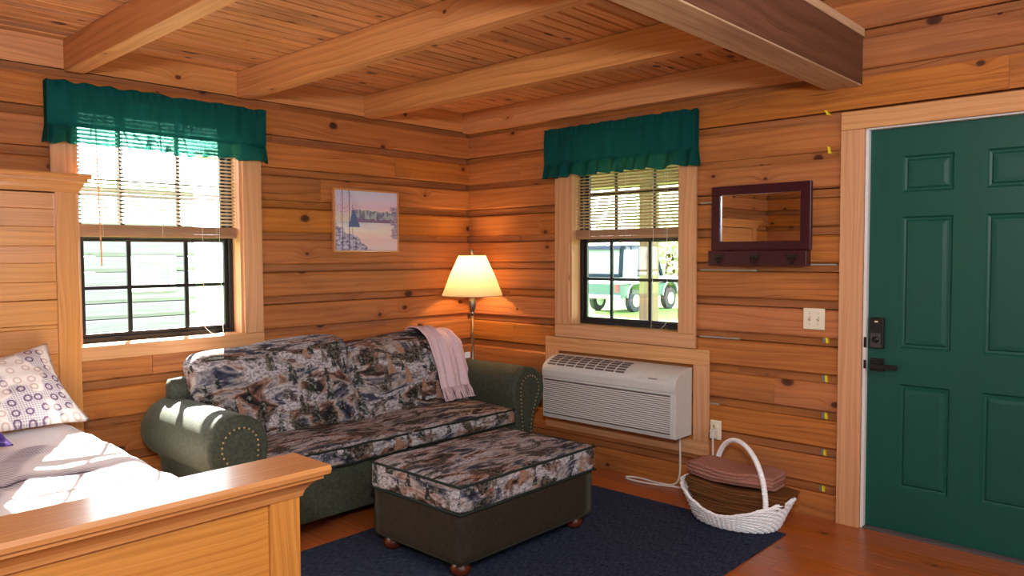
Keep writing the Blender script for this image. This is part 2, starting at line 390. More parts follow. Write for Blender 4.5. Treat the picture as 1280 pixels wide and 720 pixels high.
def shade_mat():
    g = G('lamp_shade', .8, .1); g.base(srgb(226, 206, 176)); tl = g.n('ShaderNodeBsdfTranslucent', {0: (.62, .50, .34, 1)})
    mx = g.n('ShaderNodeMixShader', {0: .6, 1: g.b.outputs[0], 2: tl.outputs[0]}); g.t.links.new(mx.outputs[0], g.out.inputs[0]); return g.m
M_shade = shade_mat()
def emit(name, col, st):
    g = G(name); e = g.n('ShaderNodeEmission', {0: (*col, 1), 1: st}); g.t.links.new(e.outputs[0], g.out.inputs[0]); return g.m
M_bulb = emit('bulb', (1, .78, .45), 18)
def comforter_mat():
    g = G('comforter', .8, .15); x, y, z = g.sep(g.obj())
    gx = g.m_('FRACT', g.mul(x, 90)); gy = g.m_('FRACT', g.mul(y, 90))
    dots = g.m_('LESS_THAN', g.m_('SQRT', g.add(g.m_('POWER', g.sub(gx, .5), 2), g.m_('POWER', g.sub(gy, .5), 2))), .36)
    reg = g.noise(g.xyz(g.mul(x, 1.5), g.mul(y, 3.2), 1.7), 1, 2); reg = g.step(reg, .52, .58)
    c = g.mix(g.mul(dots, g.mul(reg, .5)), srgb(246, 244, 246), srgb(120, 100, 140))
    wv = g.sub(g.noise(g.xyz(g.mul(x, 6), g.mul(y, 3), 3.0), 1, 3), .5); wx, wy = x, y
    hatch = g.add(.35, g.mul(g.step(g.m_('SINE', g.mul(g.add(x, g.mul(y, .6)), 420)), -.2, .6), .65))
    dist = g.m_('ABSOLUTE', g.add(g.add(y, .10), g.add(g.mul(wv, .16), g.mul(g.m_('SINE', g.mul(x, 8)), .03))))
    ins = g.mul(g.step(x, .30, .42), g.sub(1.0, g.step(x, .8, .96)))
    b1 = g.mul(g.sub(1.0, g.step(dist, .02, .10)), ins)
    d2 = g.m_('ABSOLUTE', g.sub(g.sub(y, g.mul(g.sub(x, .49), 2.0)), g.add(.02, g.mul(wv, .2)))); b2 = g.mul(g.sub(1.0, g.step(d2, .06, .16)), g.m_('LESS_THAN', y, .46))
    fold = g.mul(g.sub(1.0, g.step(dist, .0, .022)), ins)
    c = g.mix(g.mul(g.m_('MAXIMUM', b1, g.mul(b2, .8)), g.mul(hatch, .8)), c, srgb(88, 66, 102)); c = g.mix(g.mul(fold, .9), c, srgb(52, 36, 62))
    g.base(c); return g.m
M_comf = comforter_mat()
def pillow_mat():
    g = G('pillow_print', .8, .15); x, y, z = g.sep(g.uv())
    P = g.xyz(g.mul(x, 12), g.mul(y, 8), 0.0)
    vo = g.n('ShaderNodeTexVoronoi', {'Vector': P, 'Scale': 1.0, 'Randomness': .35}, voronoi_dimensions='2D'); d = vo.outputs['Distance']
    ring = g.mul(g.step(d, .16, .2), g.sub(1.0, g.step(d, .3, .34)))
    reg = g.step(g.noise(g.xyz(g.mul(x, 3.6), g.mul(y, 1.9), 5.2), 1, 2), .56, .6)
    gx = g.m_('FRACT', g.mul(x, 62)); gy = g.m_('FRACT', g.mul(y, 44))
    dots = g.m_('LESS_THAN', g.m_('SQRT', g.add(g.m_('POWER', g.sub(gx, .5), 2), g.m_('POWER', g.sub(gy, .5), 2))), .4)
    c = g.mix(g.mul(ring, .6), srgb(236, 226, 218), srgb(188, 152, 134))
    c = g.mix(g.mul(reg, g.add(.2, g.mul(dots, .45))), c, srgb(112, 100, 136)); c = g.mix(g.mul(g.mul(ring, reg), .8), c, srgb(96, 66, 110))
    g.base(c); return g.m
M_pillow = pillow_mat()
def purple_mat():
    g = G('purple_satin', .35, .4); g.base(g.mix(g.step(g.noise(g.obj(), 22, 3), .48, .56), srgb(60, 34, 110), srgb(124, 96, 180))); return g.m
M_purple = purple_mat()
def painting_mat():
    g = G('winter_painting', .5, .2); x, y, _ = g.sep(g.uv())
    nz = lambda sx, sy, k=0.0, d=4: g.noise(g.xyz(g.mul(x, sx), g.mul(y, sy), k), 1, d, .6)
    sky = g.ramp(g.add(y, g.mul(g.sub(nz(3, 12), .5), .25)), [(.55, srgb(228, 214, 200)), (.72, srgb(222, 190, 206)), (.82, srgb(214, 202, 222)), (1, srgb(196, 196, 220))])
    c = sky
    ridge = g.add(.68, g.add(g.mul(g.sub(nz(9, 0, 2), .5), .16), g.mul(x, -.03)))
    far = g.mul(g.m_('LESS_THAN', y, ridge), g.m_('GREATER_THAN', x, .26))
    c = g.mix(far, c, g.mix(g.step(nz(26, 8, 3), .4, .65), srgb(112, 114, 138), srgb(176, 184, 190)))
    line = g.add(.5, g.mul(g.sub(nz(24, 3, 4), .5), .2))
    c = g.mix(g.mul(far, g.m_('LESS_THAN', y, g.add(line, .04))), c, srgb(130, 106, 138))
    lake = g.m_('LESS_THAN', y, .475)
    lc = g.ramp(g.add(y, g.mul(g.sub(nz(2, 9, 5), .5), .3)), [(0, srgb(224, 204, 206)), (.2, srgb(232, 196, 196)), (.35, srgb(236, 222, 212)), (.5, srgb(206, 204, 218))])
    c = g.mix(lake, c, lc)
    tr = lambda cx, w, top: g.mul(g.m_('LESS_THAN', g.m_('ABSOLUTE', g.sub(x, g.add(cx, g.mul(g.sub(nz(3, 3, 6), .5), .03)))), w), g.m_('LESS_THAN', y, top))
    tw = g.mul(g.step(nz(60, 70, 7, 6), .46, .62), g.sub(1.0, g.step(g.add(x, g.mul(g.sub(y, .8), .35)), .3, .42)))
    c = g.mix(g.mul(tw, g.mul(g.m_('GREATER_THAN', y, .45), .6)), c, srgb(128, 114, 146))
    bank = g.add(.36, g.sub(g.mul(g.sub(nz(7, 7, 8), .5), .35), g.mul(g.sub(x, .15), .75)))
    bm = g.m_('LESS_THAN', y, bank)
    c = g.mix(bm, c, g.mix(g.step(nz(20, 20, 9, 6), .32, .68), srgb(206, 202, 222), srgb(104, 88, 124)))
    for cx, wd, top in ((.13, .0045, 1.1), (.23, .005, 1.1), (.28, .003, .75)): c = g.mix(tr(cx, wd, top), c, srgb(82, 70, 98))
    sp = g.m_('LESS_THAN', g.m_('ABSOLUTE', g.sub(x, .3)), g.add(g.mul(g.sub(.7, y), .3), g.mul(g.sub(nz(40, 30, 10), .5), .05)))
    c = g.mix(g.mul(sp, g.m_('GREATER_THAN', y, .4)), c, srgb(88, 104, 146))
    rb = g.mul(g.step(g.add(x, g.mul(g.sub(nz(14, 14, 11, 5), .5), .5)), .86, .92), g.mul(g.m_('LESS_THAN', y, .74), g.m_('GREATER_THAN', y, .22)))
    c = g.mix(g.mul(rb, .85), c, g.mix(g.step(nz(30, 30, 12, 6), .35, .65), srgb(184, 164, 188), srgb(116, 100, 138)))
    g.base(c); return g.m
M_painting = painting_mat()
M_grass = plain('grass', srgb(96, 132, 60), .9, .1, 0, .4, 3)
M_leaf = plain('leaf', srgb(196, 210, 174), .8, .1, 0, .3, 2)
M_bark = plain('bark', srgb(90, 70, 52), .9, .1, 0, .3, 8)
M_truck_white = plain('truck_white', srgb(170, 176, 180), .35, .4)
M_truck_green = plain('truck_green', srgb(54, 84, 76), .35, .4)
M_truck_dark = plain('truck_dark', srgb(28, 38, 50), .9, .02)
M_truck_glass = plain('truck_glass', srgb(124, 134, 138), .7, .1)
M_tyre = plain('tyre', srgb(46, 50, 56), .8)
M_chrome = plain('chrome', srgb(200, 204, 208), .2, .5, .8)
M_red = plain('tail_light', srgb(190, 60, 60), .4)

# ------------------------------------------------------------------ walls of squared logs
PITCH, LOGH, TOP0, REC = .1965, .151, 2.294, .026
X0, Y0, ZT = -5.3, -7.3, 3.42      # far side walls and the high ceiling
def map_a(a, d, z): return (a, d, z)       # wall A: along x, depth +y
def map_b(a, d, z): return (d, a, z)       # wall B: along y, depth +x
def map_c(a, d, z): return (X0-d, a, z)
def map_d(a, d, z): return (a, Y0-d, z)
def log_wall(name, mp, a0, a1, holes, axis, ztop, thick=.16, zlog=None):
    mb = MB()
    rows = []
    k = -8
    while True:
        t = TOP0-PITCH*k
        if t < -.05: break
        rows.append((t-LOGH, t, True)); rows.append((t-PITCH, t-LOGH, False)); k += 1
    for z0, z1, is_log in rows:
        if not is_log: z0 += .002; z1 -= .002
        z0 = max(z0, -.02); z1 = min(z1, ztop)
        if z1-z0 < .004: continue
        if is_log: z0 += random.uniform(-.004, .004); z1 += random.uniform(-.004, .004)
        # butt joints
        cuts = [a0]; a = a0+random.uniform(.6, 2.6)
        while a < a1-.4: cuts.append(a); a += random.uniform(1.3, 3.2)
        cuts.append(a1)
        for c0, c1 in zip(cuts, cuts[1:]):
            dd = random.uniform(-.003, .003) if is_log else REC+random.uniform(-.006, .004)
            rnd = random.random() if is_log else 2+.8*random.random(); off = (random.uniform(0, 60), random.uniform(0, 60))
            zs = sorted({z0, z1} | {h for H in holes for h in (H[2], H[3]) if z0 < h < z1})
            for q0, q1 in zip(zs, zs[1:]):
                segs = [(c0, c1)]
                for H in holes:
                    if q0 >= H[2]-1e-6 and q1 <= H[3]+1e-6:
                        ns = []
                        for s0, s1 in segs:
                            if s1 <= H[0] or s0 >= H[1]: ns.append((s0, s1)); continue
                            if s0 < H[0]: ns.append((s0, H[0]))
                            if s1 > H[1]: ns.append((H[1], s1))
                        segs = ns
                for s0, s1 in segs:
                    if is_log and len(zs) == 2:
                        c = .009
                        prof = [(dd+c, q0), (dd, q0+c), (dd, q1-c), (dd+c, q1), (thick, q1), (thick, q0)]
                        mb.prism(prof, lambda a, p, q: mp(a, p, q), s0, s1-.0012, axis, rnd=rnd, off=off)
                    else:
                        lo = mp(s0, dd, q0); hi = mp(s1-.0012, thick, q1); mb.box(lo, hi, axis, rnd, off)
        if name == 'wall_right' and not is_log:      # beads of grey caulk left in some seams
            for zc in (z1-.003, z0+.003):
                if random.random() < .45 and zc < 1.9:
                    p = random.uniform(-2.75, -2.0); q = min(p+random.uniform(.3, .8), -1.96)
                    if q > p: mb.box(mp(max(p, -2.768), .006, zc-.004), mp(q, .03, zc+.004), axis, 3.0)
    segs = [(a0, a1, -.02, ztop)]
    for H in holes:
        ns = []
        for s0, s1, b0, b1 in segs:
            if s1 <= H[0] or s0 >= H[1]: ns.append((s0, s1, b0, b1)); continue
            ns += [(s0, H[0], b0, b1), (H[1], s1, b0, b1), (H[0], H[1], H[3], b1)]
            if H[2] > b0+.01: ns.append((H[0], H[1], b0, H[2]))
        segs = ns
    for s0, s1, b0, b1 in segs: mb.box(mp(s0, .075, b0), mp(s1, thick+.02, b1), axis, 2.1)
    return mb.build(name, M_log, kind='structure')
WA = (-2.735, -1.845, .945, 2.235)   # window hole on wall A: along 0, 1, z 0, 1
WB = (-1.835, -.985, .925, 2.235)
DR = (-3.86, -2.885, -.05, 2.045)
log_wall('wall_back', map_a, X0, .0, [WA], 0, ZT)
log_wall('wall_right', map_b, Y0, .16, [WB, DR], 1, ZT)
log_wall('wall_left', map_c, Y0, 0.16, [], 1, ZT)
log_wall('wall_front', map_d, X0, .16, [], 0, ZT)
# floor: pine planks along wall_right
mb = MB(); x = X0
while x < 0.02:
    wd = .128; y = Y0
    while y < 0:
        ln = random.uniform(1.6, 3.6); mb.box((x, y, -.03), (min(x+wd-.0012, .03), min(y+ln, .02)-.001, 0), 1); y += ln
    x += wd
mb.build('floor', M_floor, kind='structure')
# low ceiling of narrow boards between wall_back and the beam
ZC = 2.478
mb = MB(); y = -2.86
while y < .02:
    wd = .082; x = X0
    while x < 0:
        ln = random.uniform(1.2, 3.4); x1 = min(x+ln, .1); dz = random.uniform(0, .002)
        c = .008
        mb.prism([(y+.0005, ZC+c+dz), (y+c, ZC+dz), (y+wd-c, ZC+dz), (y+wd-.0005, ZC+c+dz), (y+wd-.0005, ZC+.02), (y+.0005, ZC+.02)], lambda a, p, q: (a, p, q), x, x1-.001, 0); x += ln
    y += wd
mb.build('ceiling', M_ceil, kind='structure')
mb = MB(); y = Y0
while y < .1:
    mb.box((X0, y, ZT), (.16, y+.138, ZT+.03), 0); y += .14
mb.build('ceiling_high', M_ceil, kind='structure')
# loft floor edge, main beam, joists, blocking
mb = MB(); mb.box((X0, -2.872, ZC+.02), (-.0, .1, ZC+.06), 0); mb.build('loft_floor', M_beam, kind='structure')
mb = MB(); mb.box((X0, -2.862, 2.255), (-.001, -2.69, ZC-.0), 0); cbm = mb.build('ceiling_beam', M_beam, kind='structure', bevel=.006)
mb = MB(); mb.box((X0, -2.8655, 2.262), (-.0015, -2.8622, ZC+.045), 0); mb.build('beam_face', M_beamface, cbm)
for i, xj in enumerate((-.068, -.966, -1.866, -2.768, -3.668, -4.568)):
    mb = MB(); mb.box((xj, -2.689, 2.327+random.uniform(-.003, .003)), (min(xj+.088, -.0005), -.001, ZC-.001), 1)
    mb.build('ceiling_joist', M_joist, kind='structure', bevel=.004)
mb = MB(); xs = [X0, -4.568, -3.668, -2.768, -1.866, -.966, -.068]
for a, b in zip(xs, xs[1:]):
    mb.box((a+(.09 if a > X0 else 0), -.006, 2.336), (b-.001, -.0005, ZC-.002), 0)
mb.build('joist_blocking', M_joist, kind='structure')

# ------------------------------------------------------------------ windows
def boxm(mb, mp, a0, a1, d0, d1, z0, z1, ax):
    return mb.box(mp(a0, d0, z0), mp(a1, d1, z1), ax)
def window(name, mp, H, cas, vert, muL, muU, fr_mat, zfr, trimz):
    AX = 0 if mp is map_a else 1
    a0, a1 = H[0], H[1]; c0, c1 = cas
    root = empty_structure(name)
    # pine casing boards, jamb liners, sill
    mb = MB(); boxm(mb, mp, c0, a0+.004, -.022, -.0035, trimz[1], 2.229, 2); boxm(mb, mp, a1-.004, c1, -.022, -.0035, trimz[1], 2.229, 2); boxm(mb, mp, c0, c1, -.022, -.0035, 2.23, 2.262, AX)
    boxm(mb, mp, c0, c1, -.024, -.0035, trimz[0], trimz[1]-.001, AX)
    mb.build('casing', M_trim, root, bevel=.003)
    mb = MB(); boxm(mb, mp, a0, a0+.018, -.0034, .125, H[2], H[3], 2); boxm(mb, mp, a1-.018, a1, -.0034, .125, H[2], H[3], 2); boxm(mb, mp, a0, a1, -.0034, .125, H[3]-.018, H[3], AX)
    mb.build('jamb', M_trim, root)
    mb = MB(); boxm(mb, mp, a0+.018, a1-.018, -.0034, .125, H[2], H[2]+.014, AX); mb.build('sill', M_trim, root, bevel=.002)
    # outer frame
    b0, b1 = a0+.019, a1-.019; d0, d1 = .085, .15; zb, zt = zfr, 2.216
    mb = MB(); w_ = .026
    boxm(mb, mp, b0, b0+w_, d0, d1, zb, zt, 2); boxm(mb, mp, b1-w_, b1, d0, d1, zb, zt, 2); boxm(mb, mp, b0+w_, b1-w_, d0, d1, zb, zb+.022, AX); boxm(mb, mp, b0+w_, b1-w_, d0, d1, zt-.03, zt, AX)
    mb.build('frame', fr_mat, root, bevel=.002)
    i0, i1 = b0+w_, b1-w_
    for nm, dz, z0, z1, mu in (('lower_sash', .1, zb+.022, 1.528, muL), ('upper_sash', .126, 1.49, zt-.03, muU)):
        mb = MB(); s = .022
        boxm(mb, mp, i0, i0+s, dz, dz+.022, z0, z1, 2); boxm(mb, mp, i1-s, i1, dz, dz+.022, z0, z1, 2)
        boxm(mb, mp, i0+s, i1-s, dz, dz+.022, z0, z0+s, AX); boxm(mb, mp, i0+s, i1-s, dz, dz+.022, z1-s, z1, AX)
        sash = mb.build(nm, fr_mat, root, bevel=.002)
        mb = MB()
        for a in mu[0]: boxm(mb, mp, a-.0105, a+.0105, dz+.004, dz+.016, z0+s, z1-s, 2)
        boxm(mb, mp, i0+s, i1-s, dz+.005, dz+.015, mu[1]-.0095, mu[1]+.0095, AX)
        mb.build('muntin', fr_mat, sash)
        mb = MB(); boxm(mb, mp, i0+s-.003, i1-s+.003, dz+.008, dz+.012, z0+s-.003, z1-s+.003, AX); mb.build('pane', M_glass, sash)
    return root
window('window_1', map_a, WA, (-2.845, -1.73), None, ((-2.445, -2.135), 1.245), ((-2.464, -2.158), 1.823), M_black, .962, (.88, .955))
window('window_2', map_b, WB, (-1.945, -.868), None, ((-1.55, -1.251), 1.245), ((-1.565, -1.269), 1.815), M_black, .942, (.85, .935))

def blind(mp, H, label, tilt, wand_a, cord_a):
    AX = 0 if mp is map_a else 1
    a0, a1 = H[0]+.022, H[1]-.022; d = .05
    loc = mp((a0+a1)/2, d, 1.515)
    r = thing('window_blind', label, 'blind', loc, 'wood slat blinds raised halfway')
    mb = MB(); boxm(mb, mp, a0, a1, d-.014, d+.022, 2.17, 2.21, AX); mb.build('head_rail', M_rail_tan, r, bevel=.002)
    mb = MB(); z = 1.592; sl = math.sin(tilt)*.0125; cl = math.cos(tilt)*.0125
    while z < 2.165:
        mb.prism([(d-cl, z-sl-.0006), (d+cl, z+sl-.0006), (d+cl, z+sl+.0006), (d-cl, z-sl+.0006)], lambda a, p, q: mp(a, p, q), a0, a1, AX); z += .0205
    mb.build('slats', M_slat, r)
    mb = MB()
    for i in range(12): boxm(mb, mp, a0, a1, d-.0135+random.uniform(-.001, .001), d+.0135, 1.533+i*.0036, 1.5358+i*.0036, AX)
    mb.build('stacked_slats', M_rail_tan, r)
    mb = MB(); boxm(mb, mp, a0, a1, d-.015, d+.015, 1.513, 1.532, AX); mb.build('bottom_rail', M_rail_tan, r, bevel=.003)
    for t in (.14, .5, .86):
        for s in (-1, 1): mb = MB(); mb.tube([mp(a0+(a1-a0)*t, d+s*.0145, 1.512), mp(a0+(a1-a0)*t, d+s*.0145, 2.17)], .0009, 5); mb.build('ladder_cord', M_string, r)
    if wand_a: mb = MB(); mb.tube([mp(wand_a, d-.018, 2.18), mp(wand_a+.012, d-.022, 1.36)], .0035, 8); mb.build('tilt_wand', M_wand, r)
    mb = MB()
    zs = H[2]+.017
    pts = [mp(cord_a, d-.018, 2.18), mp(cord_a, d-.02, 1.4), mp(cord_a-.004, d-.022, 1.03)]
    for i in range(9): t = i/8; pts.append(mp(cord_a-.004+.11*t, d-.03-.02*math.sin(t*PI), zs+.045*(1-t)*(1-math.sin(t*PI))+.001))
    pts += [mp(cord_a+.104, d-.022, 1.1), mp(cord_a+.10, d-.018, 1.5), mp(cord_a+.10, d-.018, 2.18)]
    mb.tube(pts, .0013, 5); mb.build('lift_cord', M_string, r)
blind(map_a, WA, 'wood slat blind raised halfway in the left window above the bed headboard', .5, -2.62, -2.07)
blind(map_b, WB, 'wood slat blind raised halfway in the right window above the air conditioner', .47, None, -1.72)

def valance(mp, a0, a1, z0, z1, label, seed):
    n = noise.noise; W_ = a1-a0; ret = .055
    L = W_+2*ret
    def f(u, v):
        s = u*L; z = z1+(z0-z1)*v
        hd = (z1-z)
        body = .016*n((s*8, v*1.2, seed))+.009*n((s*21, v*2, seed+3))
        amp = 1.0 if v > .15 else .55
        gather = .0045*math.sin(s*150+3*n((s*6, 0, seed)))*max(0, 1-abs(v-.04)/.1)
        ruf = 0
        if v > .7:
            t = (v-.7)/.3; ruf = (.005+.019*t)*math.sin(s*62+8*n((s*4, 0, seed+9)))+.016*t
        pinch = -.004*math.exp(-((v-.15)/.015)**2)-.006*math.exp(-((v-.7)/.02)**2)
        out = body*amp+gather+ruf+pinch
        if s < ret: a = a0; d = -.004-s
        elif s > L-ret: a = a1; d = -.004-(L-s)
        else: a = a0+s-ret; d = -.004-ret
        e = max(0., min(1., min(s, L-s)/.06))
        flare = (max(0, v-.7)/.3)*.014*(1 if s > L/2 else -1)*(1-max(0., min(1., min(s, L-s)/.3)))
        zz = z+max(0, .1-v)/.1*.011*n((s*19, 0, seed+5))+max(0, v-.8)/.2*(.016*n((s*9, 1, seed+7))+.003*math.sin(s*62+8*n((s*4, 0, seed+9))))
        return mp(a+flare, min(-.002, d-out*e) if e > 0 else d, zz)
    mb = MB(); mb.grid(f, 420, 30)
    o = mb.build('valance', M_sheer, None, mp((a0+a1)/2, -.03, z0), recalc=False, solid=.0012)
    tag(o, label, 'valance', 'green ruffled window valances')
    return o
def rod(mp, a0, a1, z, parent): pass
valance(map_a, -2.862, -1.712, 1.965, 2.268, 'green sheer ruffled valance over the left window above the bed', 1.3)
valance(map_b, -1.952, -.806, 1.93, 2.258, 'green sheer ruffled valance over the right window above the air conditioner', 8.1)

# ------------------------------------------------------------------ door
dr = empty_structure('door_1')
y0, y1 = -3.815, -2.902; XD = .03
cols = [(-3.278, -3.053), (-3.64, -3.412)]; rows = [(1.71, 1.888), (.938, 1.591), (.231, .758)]
ys = sorted({y0, y1} | {c for q in cols for c in q}); zs = sorted({.012, 2.028} | {c for q in rows for c in q})
mb = MB()
def quad(a, b, c, d): mb.quadset([a, b, c, d], [(0, 1, 2, 3)])
for i in range(len(ys)-1):
    for j in range(len(zs)-1):
        a, b, c, d = ys[i], ys[i+1], zs[j], zs[j+1]
        if (a, b) in cols and (c, d) in rows:
            # moulded panel: groove, slope up to a raised field
            lv = [(0, 0), (.008, .009), (.018, .011), (.026, .004), (.044, .0015)]
            for (m0, h0), (m1, h1) in zip(lv, lv[1:]):
                A = [(XD+h0, a+m0, c+m0), (XD+h0, b-m0, c+m0), (XD+h0, b-m0, d-m0), (XD+h0, a+m0, d-m0)]
                B = [(XD+h1, a+m1, c+m1), (XD+h1, b-m1, c+m1), (XD+h1, b-m1, d-m1), (XD+h1, a+m1, d-m1)]
                for k in range(4): quad(A[k], A[(k+1) % 4], B[(k+1) % 4], B[k])
            m, h = lv[-1]; quad((XD+h, a+m, c+m), (XD+h, b-m, c+m), (XD+h, b-m, d-m), (XD+h, a+m, d-m))
        else: quad((XD, a, c), (XD, b, c), (XD, b, d), (XD, a, d))
X1 = XD+.045
quad((XD, y0, .012), (X1, y0, .012), (X1, y0, 2.028), (XD, y0, 2.028)); quad((XD, y1, .012), (X1, y1, .012), (X1, y1, 2.028), (XD, y1, 2.028))
quad((XD, y0, .012), (XD, y1, .012), (X1, y1, .012), (X1, y0, .012)); quad((XD, y0, 2.028), (XD, y1, 2.028), (X1, y1, 2.028), (X1, y0, 2.028)); quad((X1, y0, .012), (X1, y1, .012), (X1, y1, 2.028), (X1, y0, 2.028))
slab = mb.build('door_slab', M_green_door, dr, recalc=False)
bm = bmesh.new(); bm.from_mesh(slab.data); bmesh.ops.remove_doubles(bm, verts=bm.verts, dist=1e-5); bmesh.ops.recalc_face_normals(bm, faces=bm.faces); bm.to_mesh(slab.data); bm.free()
lk = MB(); lk.box((.004, -2.984, .93), (XD-.0005, -2.918, 1.086), 2); lk = lk.build('deadbolt', M_lock, dr, bevel=.004)
mb = MB(); mb.box((.002, -2.972, .934), (.0038, -2.922, 1.008), 2); mb.build('lower_plate', M_lockgrey, lk)
mb = MB(); mb.tube([(.0, -2.947, .975), (.0018, -2.947, .975)], .017, 20); mb.build('turn_rose', M_lock, lk)
mb = MB(); mb.box((-.012, -2.950, .958), (-.0002, -2.944, .992), 2); mb.build('thumb_turn', M_lock, lk, bevel=.002)
mb = MB(); mb.box((.0025, -2.957, 1.062), (.0039, -2.941, 1.07), 2); mb.build('badge', M_plate, lk)
hd = MB(); hd.box((.018, -2.984, .812), (XD-.0005, -2.916, .878), 2); hd = hd.build('handle_rose', M_lock, dr, bevel=.003)
mb = MB(); mb.tube([(.018, -2.95, .845), (-.03, -2.95, .845)], .011, 12); mb.box((-.04, -3.062, .833), (-.028, -2.94, .857), 1); mb.build('lever', M_lock, hd, bevel=.002)
mb = MB(); mb.box((.0, -2.9015, 0), (.075, -2.8865, 2.042), 2); mb.box((.0, -3.84, 2.030), (.075, -2.9016, 2.042), 1); mb.box((.0, -3.84, 0), (.075, -3.8155, 2.0299), 2); mb.build('door_jamb', M_white, dr)
mb = MB(); mb.box((-.003, -2.904, .932), (.004, -2.8925, .985), 2); mb.box((-.003, -2.904, .825), (.004, -2.8925, .868), 2); mb.build('strike_plate', M_lock, dr)
mb = MB(); mb.box((-.012, -3.84, .001), (.075, -2.9016, .010), 1); mb.build('threshold', M_acdark, dr)
mb = MB(); mb.box((-.024, -2.886, 0), (-.0035, -2.772, 2.036), 2); mb.box((-.024, -3.95, 2.037), (-.0035, -2.772, 2.128), 1); mb.box((-.024, -3.95, 0), (-.0035, -3.84, 2.036), 2)
mb.build('trim_1', M_trim, kind='structure', bevel=.003)

# ------------------------------------------------------------------ yellow foam between the logs
for i, (yy, zz, hh, tl, where) in enumerate([(-2.692, 2.143, .03, .5, 'topmost yellow foam scrap sticking out of the wall seam, just under the big beam'), (-2.706, 1.948, .038, .1, 'upright yellow foam scrap in the wall seam left of the door casing top'),
        (-2.704, .952, .03, 0, 'yellow foam tab in the wall seam right below the light switch'), (-2.703, .748, .036, 0, 'yellow foam tab in the wall seam beside the door lever, left of the casing'),
        (-2.705, .551, .036, 0, 'yellow foam tab in the wall seam, third up from the floor beside the door casing'), (-2.70, .352, .032, 0, 'yellow foam tab in the wall seam, second up from the floor beside the door casing'), (-2.695, .157, .03, 0, 'lowest yellow foam tab in the wall seam beside the door casing foot')]):
    r = thing('foam_tab', where, 'foam tab', (.0, yy, zz), 'yellow foam tabs in the log seams')
    mb = MB(); n = 6; d = -.006 if i < 2 else .006
    for s in range(1):
        prof = [(-.006, -hh/2), (.006, -hh/2+.003), (.007, hh/2), (-.005, hh/2-.004)]
        mb.prism([(yy+p+tl*q, zz+q) for p, q in prof], lambda a, p, q: (a, p, q), d, .03, 0)
    mb.build('yellow_strip', M_yellow, r)
    if i >= 2:
        mb = MB(); mb.prism([(yy+p*1.0+.0155, zz+q*.95) for p, q in [(-.009, -hh/2), (.006, -hh/2), (.007, hh/2), (-.009, hh/2)]], lambda a, p, q: (a, p, q), .009, .03, 0); mb.build('grey_strip', M_grey_foam, r)

# ------------------------------------------------------------------ switch, outlet, mirror, painting
sw = thing('light_switch', 'ivory double toggle switch plate on the log wall left of the door', 'light switch', (0, -2.64, 1.063))
mb = MB(); mb.box((-.0095, -2.697, 1.007), (-.0036, -2.583, 1.12), 2); mb.build('plate', M_plate, sw, bevel=.003)
for yy in (-2.617, -2.663):
    mb = MB(); mb.box((-.0102, yy-.006, 1.051), (-.0095, yy+.006, 1.076), 2); s_ = mb.build('slot', M_slot, sw)
    mb = MB(); mb.prism([(-.0102, 1.056), (-.022, 1.068), (-.022, 1.075), (-.0102, 1.07)], lambda a, p, q: (p, a, q), yy-.0045, yy+.0045, 1); mb.build('toggle', M_plate, s_)
    for z_ in (1.035, 1.092):
        mb = MB(); mb.tube([(-.0108, yy, z_), (-.0094, yy, z_)], .003, 10); mb.build('screw', M_slot, sw)
ol = thing('wall_outlet', 'ivory power outlet plate low on the wall between air conditioner and basket', 'outlet', (0, -2.076, .38))
mb = MB(); mb.box((-.0095, -2.111, .326), (-.0036, -2.041, .438), 2); mb.build('plate', M_plate, ol, bevel=.003)
for z_ in (.362, .402):
    mb = MB(); mb.tube([(-.0115, -2.076, z_), (-.0095, -2.076, z_)], .0165, 20); rc = mb.build('socket', M_plate, ol)
    mb = MB(); mb.box((-.0119, -2.083, z_), (-.0114, -2.081, z_+.008), 2); mb.box((-.0119, -2.071, z_), (-.0114, -2.069, z_+.008), 2); mb.build('slot', M_slot, rc)

mr = thing('wall_mirror', 'dark mahogany framed mirror with a three hook rail below, on the log wall', 'mirror', (0, -2.335, 1.34))
XF = -.032
mb = MB(); ya, yb, za, zb = -2.625, -2.052, 1.43, 1.795; fw = (.052, .05, .052, .055)
gy0, gy1, gz0, gz1 = ya+.056, yb-.052, za+.05, zb-.052
for lo, hi in (((ya, za), (yb, gz0)), ((ya, gz1), (yb, zb)), ((ya, gz0), (gy0, gz1)), ((gy1, gz0), (yb, gz1))):
    mb.box((XF, lo[0], lo[1]), (-.0036, hi[0], hi[1]), 1)
mb.build('frame', M_mirror_wood, mr, bevel=.002)
mb = MB(); mb.box((-.018, gy0-.002, gz0-.002), (-.008, gy1+.002, gz1+.002), 1); gl_ = mb.build('mirror_glass', M_mirror, mr)
mb = MB(); mb.box((-.066, -2.618, 1.345), (-.0036, -2.05, 1.427), 1); rail = mb.build('hook_rail', M_mirror_wood, mr, bevel=.002)
for yy in (-2.12, -2.33, -2.54):
    mb = MB(); mb.box((-.0695, yy-.03, 1.384), (-.0662, yy+.03, 1.404), 1); mb.box((-.0725, yy-.034, 1.4), (-.0662, yy-.026, 1.408), 1); mb.box((-.0725, yy+.026, 1.4), (-.0662, yy+.034, 1.408), 1)
    pts = [(-.0695, yy, 1.39)]+[(-.0695-.016*math.sin(t)-.006, yy, 1.376-.016*(1-math.cos(t))*.9+.012) for t in (0, .5, 1, 1.5, 2, 2.5, 3.0)]
    mb.tube(pts, .0045, 8); mb.ball(pts[-1], .007)
    mb.tube([(-.074, yy-.018, 1.388), (-.084, yy-.012, 1.373), (-.087, yy, 1.367), (-.084, yy+.012, 1.373), (-.074, yy+.018, 1.388)], .0035, 8)
    mb.build('coat_hook', M_hook, rail)
pt = thing('painting', 'small framed winter lake landscape painting in lilac tones on the back log wall', 'painting', (-.965, -.01, 1.435))
